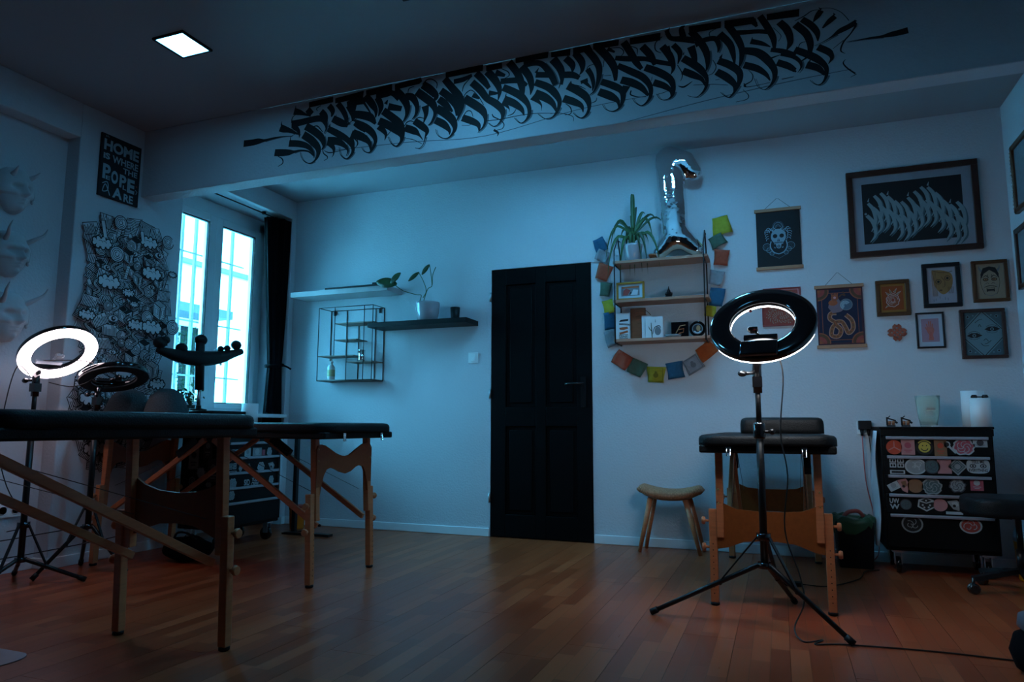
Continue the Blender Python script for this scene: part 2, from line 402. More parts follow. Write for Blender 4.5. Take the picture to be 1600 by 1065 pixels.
# ------------------------------------------------------------ outside the window
GRM = mat('white_painted_steel', (.16, .17, .18), .4, noise=.02)
gr = thing('window_grille', 'white steel bar grille outside the tall window', 'window bars', (-4.44, 4.27, .8))
for y in (3.86, 4.0, 4.14, 4.28, 4.42, 4.555, 4.69):
    MB().mm((-4.452, y-.011, .82), (-4.430, y+.011, 2.62)).build('bar', GRM, gr)
for z in (1.22, 1.66, 2.22):
    MB().mm((-4.446, 3.72, z-.006), (-4.436, 4.84, z+.006)).build('rail', GRM, gr)
FAC = mat('pale_render', (.90, .92, .92), .9, noise=.05, scale=2)
struct(MB().mm((-30, -6, -.4), (-4.5, 30, -.3)).build('ground', mat('yard_paving', (.7, .7, .68), .9, noise=.2, scale=3)))
nb = thing('neighbour_building', 'pale rendered building across the yard seen through the window bars', 'building', (-10, 9, -.3))
MB().mm((-13, 2, -.3), (-10, 22, 5.0)).build('wall', FAC, nb)
MB().mm((-10.05, 8.7, 2.75), (-9.35, 9.98, 2.90)).build('eave', mat('grey_slate', (.03, .035, .04), .7), nb)
MB().mm((-10.05, 2, 3.75), (-9.9, 22, 3.83)).build('ledge', mat('grey_ledge', (.10, .11, .12), .8), nb)
for (y0, y1, z0, z1) in ((8.8, 9.25, .2, 2.6), (9.35, 9.85, .2, 2.6)):
    f = MB().mm((-10.03, y0, z0), (-9.97, y1, z1)).build('window', mat('dark_window_glass', (.0015, .003, .004), .5, spec=.05, noise=.1), nb)
    b = MB()
    for q in ((y0-.05, y0, z0, z1), (y1, y1+.05, z0, z1), (y0, y1, (z0+z1)/2-.03, (z0+z1)/2+.03)): b.mm((-10.0, q[0], q[2]), (-9.93, q[1], q[3]))
    b.build('window_frame', GRM, f)
tr = thing('garden_tree', 'leafy dark tree in the yard in front of the pale building', 'tree', (-8.3, 8.05, -.3))
b = MB(); b.tube([(-8.3, 8.05, -.3), (-8.28, 8.07, .8), (-8.3, 8.05, 1.6)], [.06, .05, .03], 8); b.build('trunk', mat('bark', (.09, .06, .04), .9), tr)
b = MB()
for k in range(900):
    a, r_, z = random.uniform(0, 2*pi), random.random()**.6*.34, random.uniform(.6, 2.3)
    c = Vector((-8.3+r_*cos(a), 8.05+r_*sin(a)*.8, z)); q = Euler((random.uniform(0, 6), random.uniform(0, 6), 0)).to_matrix()
    b.prism([(-.035, 0), (0, -.016), (.035, 0), (0, .016)], c, q @ Vector((1, 0, 0)), q @ Vector((0, 1, 0)), q @ Vector((0, 0, 1)), .003)
o = b.build('foliage', mat('deep_green_leaf', (.003, .009, .004), .8, spec=.05), tr); o['kind'] = 'stuff'

# ------------------------------------------------------------ lettering on the beam, traced stroke by stroke
S = 7.605
pieces = {
 (370, 130): ([
  [(858,225),(1145,160),(1145,225),(858,290)], [(1170,180),(1510,88),(1500,172),(1170,240)]],
 [[(82,718,70),(180,705,68),(255,690,62),(330,680,30),(430,655,22),(540,635,12),(650,628,5)],
  [(450,825,75),(540,825,78),(620,822,64),(680,815,32),(760,798,20),(850,810,18),(910,860,14)],
  [(490,868,6),(540,900,14),(545,950,12),(490,988,5)], [(532,455,4),(530,500,20)],
  [(515,530,80),(560,545,75),(620,560,52),(680,585,30),(750,612,10)],
  [(700,265,4),(700,310,18)], [(680,335,75),(740,345,62),(800,365,34),(880,392,10)],
  [(650,490,85),(760,465,75),(860,440,72),(960,420,72),(1020,425,70),(1055,480,46),(1062,540,20),(1035,600,6)],
  [(700,372,6),(660,410,10),(652,470,14)],
  [(680,510,70),(735,570,40),(745,645,6)], [(840,310,70),(890,370,70)],
  [(1000,335,70),(1050,390,66),(1065,450,30),(1030,480,8)], [(1095,265,64),(1140,330,60),(1125,400,14)],
  [(960,330,8),(950,300,10),(1000,265,8)],
  [(1200,240,66),(1260,320,64),(1300,410,56),(1300,480,30),(1345,478,8)], [(1300,420,8),(1330,470,10),(1375,440,8),(1400,380,6)],
  [(820,510,80),(920,570,84),(1010,650,76),(1035,740,40),(1005,790,6)],
  [(790,610,84),(890,680,88),(965,770,72),(962,860,44),(920,925,20),(860,952,12),(800,925,8),(765,870,5),(755,820,3)],
  [(620,715,74),(740,720,72),(840,750,58),(905,820,28),(918,890,6)], [(640,690,12),(640,640,8),(690,605,6)],
  [(1140,420,76),(1240,470,84),(1320,505,40)], [(1185,375,5),(1165,410,16)],
  [(900,520,8),(960,510,14),(1020,580,8)],
  [(1085,540,66),(1200,600,76),(1300,660,66),(1370,740,52),(1380,810,40),(1335,880,24),(1290,897,14),(1235,850,8),(1215,760,4)],
  [(1110,480,5),(1100,520,30)], [(1075,690,100),(1190,690,84),(1280,740,50),(1320,800,22),(1300,865,6)],
  [(1090,700,70),(1150,770,45),(1150,840,16),(1130,878,4)],
  [(1020,765,8),(1030,830,12),(1075,870,12),(1070,900,8),(1035,918,4)], [(1040,800,4),(1100,825,12),(1200,808,8),(1320,780,6)],
  [(1400,470,60),(1460,510,72),(1540,550,76)], [(1362,600,84),(1450,630,84),(1540,660,74)],
  [(1310,255,70),(1400,225,78),(1530,205,80)], [(1330,260,80),(1385,370,74),(1380,450,30)],
  [(1420,640,8),(1440,720,10),(1400,770,6)]]),
 (550, 110): ([
  [(168,238),(478,160),(478,240),(170,310)], [(510,165),(820,82),(832,130),(800,160),(510,232)], [(1113,25),(1560,-75),(1550,0),(1113,90)]],
 [[(-10,395,70),(120,355,60)], [(30,400,66),(10,520,50)], [(160,300,80),(240,400,84),(285,480,50),(280,560,14)],
  [(0,520,80),(120,530,92),(220,560,92),(280,635,30)], [(120,350,30),(180,440,24),(240,540,10)],
  [(50,570,6),(35,610,40)], [(40,620,72),(150,670,84),(240,740,76),(280,830,50),(250,920,35),(205,975,16),(145,960,8),(115,915,4)],
  [(10,740,84),(120,790,88),(200,850,56),(222,930,26),(215,975,6)],
  [(-20,790,60),(15,880,40),(-5,990,14)], [(0,790,8),(65,850,14),(50,910,6)],
  [(285,310,64),(400,288,62),(480,270,62),(560,340,60)], [(300,320,74),(345,430,70),(315,545,12)],
  [(515,230,84),(600,320,92),(655,420,80),(650,530,44),(600,620,10)],
  [(370,480,86),(480,560,92),(570,640,92),(602,740,60),(590,830,40),(530,900,20),(470,870,10),(428,790,4)],
  [(320,600,86),(430,650,92),(520,710,80),(580,780,36),(572,850,10)],
  [(320,660,84),(400,750,44),(388,832,5)], [(470,710,8),(420,770,10),(390,800,6)],
  [(630,310,80),(715,320,84),(772,420,60),(760,520,36),(710,585,6)], [(430,430,84),(590,455,60)], [(400,400,50),(425,350,10)],
  [(740,190,6),(680,215,12),(665,270,8)],
  [(1005,215,8),(1010,150,12),(950,105,12),(890,112,14),(840,170,20)],
  [(840,170,90),(930,230,98),(1000,310,72),(958,375,14)], [(770,250,92),(865,320,98),(960,400,92),(990,500,50),(950,610,30),(900,655,8)],
  [(870,420,96),(880,520,56),(850,625,12)],
  [(740,600,76),(830,660,84),(890,720,60),(872,790,20),(845,880,10),(800,925,9),(752,920,4)],
  [(628,680,84),(740,720,84),(800,770,28),(842,825,8)], [(615,680,6),(650,620,14),(700,600,12),(760,625,8)],
  [(740,610,8),(790,560,14),(860,570,8)], [(640,810,4),(720,820,8),(830,870,4)],
  [(1055,240,84),(1160,320,92),(1240,420,84),(1245,540,26)], [(1100,100,84),(1200,220,92),(1280,320,92),(1300,440,66),(1245,600,10)],
  [(1030,340,80),(1110,400,84),(1195,490,24)],
  [(1005,450,94),(1120,520,102),(1200,600,94),(1222,700,52),(1160,790,20),(1090,808,12),(1020,770,7),(993,700,4)],
  [(990,590,84),(1090,640,88),(1155,710,46),(1158,765,8)]]),
 (690, 80): ([
  [(50,250),(495,163),(488,235),(50,312)], [(530,175),(715,135),(722,205),(530,238)], [(876,65),(1272,5),(1262,80),(880,142)]],
 [[(145,362,60),(260,335,62),(362,285,40)], [(360,300,8),(270,400,14),(245,480,8)],
  [(410,260,84),(500,350,84),(565,440,50)], [(360,370,86),(460,460,92),(540,560,84),(640,620,92),(720,700,80),(722,790,38),(670,870,16),(610,892,9),(550,850,4)],
  [(270,560,102),(400,640,104),(490,710,92),(522,800,48),(500,890,28),(430,968,6)],
  [(246,790,84),(360,830,84),(440,880,56),(445,962,8)],
  [(245,790,8),(300,715,12),(350,715,10),(375,780,6)], [(262,540,8),(300,490,12),(360,465,10),(440,540,10),(500,640,8)],
  [(540,240,94),(640,350,94),(690,470,60),(668,590,8)], [(700,360,72),(800,350,72),(920,350,72),(1015,405,40)],
  [(800,130,92),(900,260,92),(950,400,92),(965,520,46)],
  [(730,430,84),(850,480,92),(950,540,92),(1030,640,60),(1042,750,48),(990,830,20),(930,852,12),(862,790,4)],
  [(740,570,94),(860,620,92),(950,690,60),(982,765,10)], [(735,600,84),(800,680,16),(805,718,4)], [(770,500,5),(760,540,20)],
  [(640,255,84),(755,290,36)], [(715,210,8),(790,245,14),(802,290,12),(750,322,6)],
  [(975,165,84),(1100,140,72),(1200,160,72),(1300,280,84),(1355,400,70)], [(950,180,96),(1040,300,92),(1070,420,66),(1055,520,8)],
  [(1120,280,74),(1290,282,74)], [(1155,200,6),(1120,260,40)],
  [(1110,370,84),(1250,420,92),(1340,490,92),(1402,600,60),(1370,720,38),(1300,795,14),(1220,800,8),(1145,745,4)],
  [(1110,500,104),(1230,550,102),(1320,620,70),(1362,710,24)], [(1080,540,86),(1180,630,24),(1185,705,4)],
  [(1330,100,94),(1420,230,94),(1432,400,20)], [(560,500,74),(670,500,24)], [(370,520,60),(450,560,30)],
  [(520,830,8),(700,808,11),(900,768,9),(1100,740,9),(1350,738,6)], [(600,745,10),(620,780,15),(700,820,12),(742,870,12),(720,920,10),(655,938,5)],
  [(620,935,28),(672,970,24),(662,1010,4)], [(890,680,6),(850,740,14),(785,768,6)], [(240,880,4),(320,880,8),(360,860,4)]]),
 (860, 50): ([
  [(8,240),(240,198),(235,280),(10,302)], [(270,190),(465,152),(505,215),(270,272)], [(508,135),(815,92),(808,162),(508,212)], [(943,72),(1310,8),(1305,100),(945,152)]],
 [[(30,320,110),(110,430,92),(132,560,36),(98,672,6)], [(180,310,84),(260,390,84),(262,475,20)], [(140,510,84),(260,510,84),(345,545,56)],
  [(290,250,84),(370,350,92),(380,450,50),(345,510,8)], [(420,200,84),(520,310,94),(580,430,84),(570,570,56),(520,700,24),(455,755,5)],
  [(440,440,70),(490,520,62),(512,620,46),(500,700,10)], [(425,470,8),(450,410,10),(520,380,8)],
  [(360,600,44),(445,568,50)], [(400,585,56),(485,665,20)], [(245,580,4),(240,620,40)], [(260,625,8),(340,640,12),(420,680,6)],
  [(205,640,94),(330,700,104),(430,780,92),(462,890,50),(430,980,34),(370,1022,18),(310,1000,10),(266,955,4)],
  [(155,790,96),(280,830,92),(370,880,56),(390,955,8)], [(180,850,8),(240,900,14),(242,968,12),(172,985,5)],
  [(550,170,96),(680,300,104),(760,430,92),(775,580,40)], [(680,200,56),(765,240,24)], [(720,192,8),(830,190,12),(872,240,12),(835,292,6)],
  [(870,120,92),(950,240,94),(1020,360,84),(1085,440,50)], [(960,170,8),(1030,200,12),(1030,270,8)],
  [(770,310,62),(950,320,74),(1130,320,62),(1250,350,62),(1440,382,60)],
  [(800,400,74),(960,470,92),(1100,540,92),(1182,640,70),(1192,750,50),(1150,830,30),(1080,876,14),(1010,840,8),(975,790,4)],
  [(840,570,96),(960,600,104),(1080,660,84),(1165,755,34)],
  [(605,590,84),(750,640,94),(850,700,84),(862,800,60),(820,900,28),(740,943,14),(660,920,8),(620,865,4)],
  [(575,710,96),(710,760,104),(800,820,56),(812,895,12)], [(905,640,104),(875,730,50)],
  [(1090,170,94),(1190,280,94),(1245,390,56)], [(1330,170,94),(1420,290,94),(1462,420,56),(1430,505,8)],
  [(1125,420,94),(1290,480,104),(1420,560,92),(1462,660,60),(1450,750,38),(1390,800,12),(1310,800,7),(1258,735,4)],
  [(1225,600,94),(1350,640,84),(1430,700,46),(1430,765,6)], [(1330,55,10),(1250,130,14),(1250,215,14),(1315,250,6)],
  [(960,695,16),(955,745,18),(1040,770,10),(1140,770,6)], [(1385,10,60),(1430,65,40)], [(550,780,6),(540,820,12),(480,848,8)], [(640,330,8),(625,420,10)],
  [(0,970,4),(120,965,8),(260,1000,8),(275,1060,4)], [(1210,530,6),(1200,580,8)], [(1270,742,4),(1340,722,8),(1400,700,4)], [(640,520,6),(720,515,8)]]),
 (1040, 20): ([
  [(275,163),(660,103),(655,180),(280,248)], [(700,95),(1045,48),(1095,125),(700,182)], [(1200,18),(1590,-45),(1585,45),(1205,92)]],
 [[(10,205,56),(60,300,62),(200,312,84),(350,332,84)], [(50,175,4),(30,215,30)], [(235,150,4),(190,190,66),(210,290,84)], [(300,220,94),(400,330,94),(480,460,92),(500,600,56),(478,705,8)],
  [(350,380,84),(470,322,72),(590,310,72),(632,390,56),(620,475,12)], [(90,380,74),(170,480,72),(145,610,10)],
  [(20,400,60),(60,520,40)], [(205,540,94),(330,610,104),(430,690,92),(490,790,50),(472,900,36),(400,985,14),(340,1002,8),(262,985,3)],
  [(205,690,94),(330,740,94),(430,790,56),(470,865,20)], [(220,465,5),(210,500,20)], [(300,400,104),(340,520,80),(365,620,26)],
  [(640,250,94),(760,370,94),(805,500,66),(820,615,18)], [(740,150,94),(850,300,94),(905,430,80),(900,560,56),(866,665,8)],
  [(840,240,74),(980,230,62),(1110,222,62),(1240,232,60)], [(1030,90,94),(1085,165,34)],
  [(675,490,4),(650,540,40)], [(625,570,94),(760,620,104),(870,700,94),(882,800,70),(830,920,36),(760,1002,18),(700,985,10),(652,945,4)],
  [(605,700,94),(730,770,104),(822,860,70),(812,945,16)], [(590,800,4),(640,790,8)],
  [(920,450,96),(1080,470,114),(1200,550,114),(1292,680,84),(1282,810,46),(1190,908,12),(1100,880,6),(1055,780,3)],
  [(930,620,96),(1080,660,94),(1190,730,60),(1242,805,16)], [(1030,290,5),(1025,330,24)], [(1010,340,76),(1140,365,62),(1245,405,14)],
  [(1120,40,84),(1210,170,92),(1280,300,84),(1292,425,40)], [(1350,110,94),(1450,220,94),(1482,350,80),(1438,445,10)],
  [(1250,440,60),(1400,460,72),(1540,512,84)], [(1325,590,94),(1450,630,94),(1540,685,60)],
  [(985,680,4),(1035,740,12),(1020,810,12),(935,862,18),(970,882,10),(1100,860,8),(1240,828,4)], [(930,840,18),(955,875,14)],
  [(140,620,10),(200,730,14),(178,812,5)], [(150,870,8),(220,880,24),(318,815,8)], [(920,915,4),(985,980,11),(960,1030,10),(835,1060,4)],
  [(600,190,5),(520,240,12),(540,305,6)], [(560,560,8),(600,640,12),(560,720,10),(488,747,4)], [(1240,545,30),(1360,500,8)],
  [(330,860,4),(560,850,8),(740,860,4)], [(1380,790,8),(1521,760,8)], [(1280,180,4),(1370,270,8),(1340,340,6)]]),
 (1220, 0): ([[(-10,143),(212,108),(218,192),(-5,212)]],
 [[(-10,255,70),(70,350,104),(112,470,80),(68,605,10)], [(170,290,104),(300,400,104),(350,520,92),(345,630,56)],
  [(250,230,84),(360,300,94),(432,390,80),(440,490,14)], [(165,250,8),(280,190,14),(360,135,12),(440,115,7)], [(480,100,4),(600,100,7),(720,150,9),(810,245,10)],
  [(480,125,80),(432,195,72),(385,262,14)], [(450,90,4),(480,115,30)], [(645,195,76),(575,255,72),(495,335,22)], [(625,155,4),(640,180,30)],
  [(895,265,80),(800,320,78),(700,370,72),(600,440,22),(500,500,10),(400,545,5)], [(878,235,4),(890,260,40)],
  [(895,300,34),(830,400,18),(745,500,22),(712,600,20),(765,637,4)], [(745,480,10),(620,580,6)],
  [(1512,360,98),(1400,390,88),(1300,412,76),(1200,435,40),(1080,450,30),(950,470,14),(780,500,6)],
  [(770,705,4),(742,750,18),(790,810,20),(885,875,22)], [(900,880,12),(830,918,4)],
  [(165,590,94),(300,640,104),(430,700,104),(532,790,70),(542,890,46),(500,980,24),(440,1010,12),(380,985,7),(345,950,3)],
  [(305,770,104),(440,810,94),(525,890,36)], [(440,560,96),(570,620,94),(605,690,46),(565,760,8)],
  [(0,640,60),(140,670,62),(225,730,48),(242,800,26),(200,865,5)], [(-10,755,84),(100,800,72),(182,855,20)],
  [(200,600,8),(230,520,12),(295,495,8)], [(215,745,14),(300,690,26),(345,645,16)], [(355,690,5),(340,740,24)]])}
cv = Canvas((0, BY0, 0), (1, 0, 0), (0, 0, 1), (0, -1, 0), step=.000004, lift=.0012)
sh = Canvas((0, BY0, 0), (1, 0, 0), (0, 0, 1), (0, -1, 0), step=.000001, lift=.0006)
def bp_(ox, oy, x, y):
    p = P(ox+x/S, oy+y/S, 1, BY0-.001); return (p.x, p.z)
for (ox, oy), (bars, strokes) in pieces.items():
    for poly in bars: cv.poly([bp_(ox, oy, *p) for p in poly], INK)
    for st in strokes:
        pts = []
        for (x, y, ww) in smooth_path(st, 6):
            a = bp_(ox, oy, x, y); c = bp_(ox, oy, x+10, y); k = math.hypot(c[0]-a[0], c[1]-a[1])/10
            pts.append((a[0], a[1], max(ww*.91, 6)*k))
        cv.ribbon(pts, 0, INK)
        if max(p[2] for p in st) > 55 and len(st) > 4:
            sh.ribbon([(p[0]+.008, p[1]-.003, p[2]*1.03) for p in pts[len(pts)//2:]], 0, INKS)
# long faint swashes under the letters
for a in ([(520,235,1.2),(640,222,1.4),(760,212,1.4),(900,172,1.2),(1010,150,1.2)], [(980,190,1),(1100,158,1.4),(1230,128,1.4),(1330,108,1)]):
    sh.ribbon([(*(lambda p: (p.x, p.z))(P(x, y, 1, BY0)), ww*.003) for x, y, ww in smooth_path(a)], 0, INKS)
cv.build('painted_lettering', beam, 'band of black blackletter brush calligraphy painted along the beam face')
sh.build('spray_shading', beam, 'grey sprayed shading behind the black brush strokes')

# ------------------------------------------------------------ doodle mural on the left pier
mu = Canvas((XL, 0, 0), (0, 1, 0), (0, 0, 1), (1, 0, 0), step=.00001, lift=.0006)
WP = mat('mural_ground_paint', (.56, .57, .60), .85, noise=.03)
rnd = random.Random(11)
def lw(): return rnd.choice((.0022, .003, .0038))
def hatch_block(x, z, w_, h_, vert):
    a = rnd.uniform(-.6, .6); cx, cz = x+w_/2, z+h_/2; w_ *= 1.25; h_ *= 1.2; sk = rnd.uniform(-.35, .35)
    def T(u, v): u += sk*v; return (cx+u*cos(a)-v*sin(a), cz+u*sin(a)+v*cos(a))
    q = [T(-w_/2, -h_/2), T(w_/2, -h_/2), T(w_/2, h_/2), T(-w_/2, h_/2)]
    mu.poly(q, WP); mu.ribbon(q, .006, INK, closed=True)
    n = max(3, int((w_ if vert else h_)/.0095)); kind = rnd.random()
    for k in range(1, n):
        t = -.5+k/n; e = rnd.uniform(.1, .5)
        if kind < .25:
            p = smooth_path([T(w_*t, -h_/2), T(w_*t+.006, -h_*.2), T(w_*t-.006, h_*.2), T(w_*t, h_/2)], 3) if vert else smooth_path([T(-w_/2, h_*t), T(-w_*.2, h_*t+.006), T(w_*.2, h_*t-.006), T(w_/2, h_*t)], 3)
            mu.ribbon(p, .0046, INK)
        elif vert: mu.ribbon([T(w_*t, -h_/2), T(w_*t, h_*e)], .0048, INK)
        else: mu.ribbon([T(-w_/2, h_*t), T(w_*e, h_*t)], .0048, INK)
def cube(x, z, s_):
    f = .5; h_ = s_*rnd.uniform(1, 1.5)
    A = [(x, z), (x-s_, z+s_*f), (x-s_, z+s_*f+h_), (x, z+h_)]; B = [(x, z), (x+s_*.8, z+s_*.4), (x+s_*.8, z+s_*.4+h_), (x, z+h_)]
    T = [(x, z+h_), (x-s_, z+s_*f+h_), (x-s_*.2, z+s_*.9+h_), (x+s_*.8, z+s_*.4+h_)]
    mu.poly(A, WP); mu.poly(B, WP); mu.poly(T, rnd.choice((WP, INK)))
    for Q in (A, B):
        for g in (0, .18, .36):
            c = (sum(p[0] for p in Q)/4, sum(p[1] for p in Q)/4)
            q = [(p[0]+(c[0]-p[0])*g*1.6, p[1]+(c[1]-p[1])*g*1.6) for p in Q]
            mu.ribbon(q, .007 if g == 0 else .0045, INK, closed=True)
    mu.ribbon(T, .007, INK, closed=True)
    for k in range(1, 6):
        t = k/6; mu.ribbon([(T[0][0]+(T[1][0]-T[0][0])*t, T[0][1]+(T[1][1]-T[0][1])*t), (T[3][0]+(T[2][0]-T[3][0])*t, T[3][1]+(T[2][1]-T[3][1])*t)], .0036, INK)
def cloud(x, z, s_):
    n = 9; lob = [(x+s_*cos(2*pi*k/n), z+.5*s_*sin(2*pi*k/n)) for k in range(n)]
    for c in lob: mu.circle(c, s_*.36, INK, 14)
    mu.next()
    for c in lob: mu.circle(c, s_*.36-.008, WP, 14)
    mu.circle((x, z), s_*.8, WP, 16, ry=s_*.45)
    mu.arc((x-.2*s_, z-.05*s_), s_*.3, .3, 2.4, .0035, INK, 8); mu.arc((x+.3*s_, z), s_*.25, .1, 2.2, .0035, INK, 8)
def rings_(x, z, r_):
    mu.circle((x, z), r_, WP)
    for k in range(4): mu.arc((x, z), r_*(1-.24*k), rnd.uniform(0, 2), rnd.uniform(5.5, 8), .006 if k == 0 else .0045, INK, 20)
def eyeball(x, z, r_):
    mu.circle((x, z), r_, WP, 18, ry=r_*.6); mu.ribbon([(x+r_*cos(t*pi/9), z+r_*.6*sin(t*pi/9)) for t in range(18)], .0035, INK, closed=True)
    mu.circle((x, z), r_*.45, INK, 14); mu.circle((x+.1*r_, z+.1*r_), r_*.2, WP, 10)
    for k in range(7): a = pi*(k+.5)/7; mu.ribbon([(x+r_*cos(a), z+r_*.6*sin(a)), (x+1.3*r_*cos(a), z+.9*r_*sin(a)+.004)], .0024, INK)
def tube_(x, z, s_):
    pts = smooth_path([(x, z), (x+s_*.5, z+s_*.4), (x, z+s_*.9), (x+s_*.6, z+s_*1.4)], 5)
    mu.ribbon(pts, s_*.34, INK); mu.ribbon(pts, s_*.34-.012, WP)
    for o_ in (-.05, .05): mu.ribbon([(p[0]+o_*s_, p[1]) for p in pts], .0026, INK)
y0m, y1m = 2.93, 3.60
def edge(z):          # outline of the drawing, left and right side at height z
    t = (z-.55)/1.62
    l = y0m + .03 + .03*sin(t*19) + (.10 if t > .93 else 0); r_ = y1m - .03 - .03*sin(t*16+1) - max(0, t-.86)*1.1
    if t < .12: l += (.12-t)*1.2; r_ -= (.12-t)*2
    return l, r_
z = .56
while z < 2.12:
    l, r_ = edge(z+.04); y = l
    while y < r_-.03:
        w_ = rnd.uniform(.04, .1); hatch_block(y, z, min(w_, r_-y), rnd.uniform(.05, .1), rnd.random() < .6); y += w_
    z += .06
els = []
for k in range(210):
    z = rnd.uniform(.6, 2.04); l, r_ = edge(z); els.append((z, rnd.uniform(l+.03, r_-.03), rnd.choice('ccccrretthk')))
for k, (z, y, c) in enumerate(sorted(els, key=lambda e: rnd.random())):
    if c == 'c': cube(y, z-.05, rnd.uniform(.03, .06))
    elif c == 'r': rings_(y, z, rnd.uniform(.022, .045))
    elif c == 'e': eyeball(y, z, rnd.uniform(.022, .038))
    elif c == 't': tube_(y-.03, z-.03, rnd.uniform(.05, .08))
    elif c == 'h': hatch_block(y-.04, z-.03, .08, .06, True)
    else:
        mu.ribbon([(y, z), (y+.02, z+.09)], .028, INK); mu.ribbon([(y, z+.003), (y+.019, z+.087)], .021, WP)
        for q in range(5): mu.ribbon([(y-.009+q*.004, z+.015+.015*q), (y+.013+q*.004, z+.012+.015*q)], .0024, INK)
def mp_(x, y): p = P(x, y, 0, XL); return p.y, p.z
for (x, y, s_) in ((152,380,.055),(226,380,.055),(230,428,.06),(163,441,.062),(193,458,.038),(128,492,.045),(205,508,.05),(230,512,.062),(186,582,.05),(206,660,.06),(120,600,.04),(134,622,.06),(238,600,.05),(202,476,.03),(262,430,.03),(140,700,.06),(170,718,.04)):
    a = mp_(x, y); cloud(a[0], a[1], s_)
for (x, y, r_) in ((181,349,.045),(255,380,.045),(262,512,.05),(175,398,.05),(197,385,.035)):
    a = mp_(x, y); rings_(*a, r_)
for (x0, y0_, x1, y1_) in ((157,372,153,345),(196,372,195,366),(216,378,214,362),(133,445,130,436)):
    a, c = mp_(x0, y0_), mp_(x1, y1_); mu.ribbon([a, c], .03, INK); mu.ribbon([a, (c[0], c[1]-.003)], .022, WP)
    for k in (-1, 0, 1): mu.ribbon([(c[0]+k*.014, c[1]+.02), (c[0]+k*.022, c[1]+.045)], .004, INK)
mu.build('painted_mural', wall_left, 'dense black line doodle of clouds, blocks, eyes and spirals painted on the white pier')

# ------------------------------------------------------------ ceiling panels
def panel(cx, cy, label, es_, key):      # the lamps are dimmed differently
    t = thing('ceiling_light_panel', label, 'ceiling light', (cx, cy, ZC), 0, 'square ceiling panels'); b = MB()
    for q in ((-.103, -.1, .103, -.09), (-.103, .09, .103, .1), (-.103, -.09, -.09, .09), (.09, -.09, .103, .09)): b.mm((cx+q[0], cy+q[1], ZC-.012), (cx+q[2], cy+q[3], ZC-.0005))
    b.build('frame', BLK, t); MB().mm((cx-.09, cy-.09, ZC-.008), (cx+.09, cy+.09, ZC-.0005)).build('diffuser', mat('led_diffuser_'+key, (.9, .9, .9), .5, emit=(.12, .56, 1.0), es=es_, noise=0), t)
panel(-2.835, 2.57, 'small square glowing panel set in the ceiling at the upper left', PAN_F*.32, 'dimmed')
panel(-1.46, 2.545, 'square ceiling panel just above the top edge of the picture, before the painted beam', PAN_F*1.4, 'front')
panel(-.09, 2.545, 'square ceiling panel out of the picture above the right part of the painted beam', PAN_F*.14, 'front_dimmed')
panel(-1.46, 3.98, 'square ceiling panel hidden behind the painted beam, nearer the door', PAN_R, 'rear')
panel(-.45, 3.98, 'square ceiling panel hidden behind the painted beam, over the end-on table', PAN_R, 'rear')

# ------------------------------------------------------------ massage tables
def rrect(hx, hy, r, n=6):
    return [(sx_*(hx-r)+r*cos(a0+pi/2*k/n), sy_*(hy-r)+r*sin(a0+pi/2*k/n)) for sx_, sy_, a0 in ((1, 1, 0), (-1, 1, pi/2), (-1, -1, pi), (1, -1, 3*pi/2)) for k in range(n+1)]
def cushion(bm_, hx, hy, z0, z1, r, edge, c=(0, 0)):
    # upholstered slab: rounded plan, rolled edges, slightly crowned
    loops = []
    prof = [(0, 0), (.0, .25), (0, .55), (.08, .78), (.3, .93), (.8, 1.0), (2.2, 1.02)]
    for ins, t in prof:
        pts = rrect(hx-edge*ins, hy-edge*ins, max(.02, r-edge*ins*.6)); z = z0+(z1-z0)*t
        loops.append([bm_.bm.verts.new((c[0]+p[0], c[1]+p[1], z)) for p in pts])
    n = len(loops[0]); fs = []
    for a, b_ in zip(loops, loops[1:]):
        for k in range(n):
            f = bm_.bm.faces.new((a[k], a[(k+1) % n], b_[(k+1) % n], b_[k])); f.smooth = True
    bm_.bm.faces.new(loops[0][::-1]); f = bm_.bm.faces.new(loops[-1]); f.smooth = True
    return bm_
def panel_shape(kind, hy):
    if kind == 'wave':
        up_ = [(-1, .70), (-.96, .718), (-.86, .725), (-.74, .72), (-.58, .702), (-.35, .675), (-.15, .66), (0, .656), (.15, .662), (.38, .69), (.62, .718), (.78, .727), (.92, .722), (1, .70)]
        lo = [(1, .42), (.97, .36), (.90, .345), (.88, .44), (.84, .50), (.76, .56), (.66, .592), (.52, .60), (.38, .592), (.2, .57), (0, .56), (-.2, .572), (-.36, .588), (-.52, .60), (-.66, .592), (-.76, .56), (-.84, .50), (-.88, .44), (-.90, .345), (-.97, .36), (-1, .42)]
    elif kind == 'flat':
        up_ = [(-1, .51), (-.85, .50), (-.62, .475), (-.3, .468), (.3, .468), (.62, .475), (.85, .50), (1, .51)]
        lo = [(1, .275), (.8, .285), (.5, .315), (.15, .325), (-.15, .325), (-.5, .315), (-.8, .285), (-1, .275)]
    else:
        up_ = [(-1, .60), (-.9, .597), (-.7, .57), (-.4, .55), (0, .543), (.4, .55), (.7, .57), (.9, .597), (1, .60)]
        lo = [(1, .375), (.8, .385), (.55, .41), (.35, .425), (0, .43), (-.35, .425), (-.55, .41), (-.8, .385), (-1, .375)]
    return [(p[0]*hy, p[1]) for p in up_+lo]
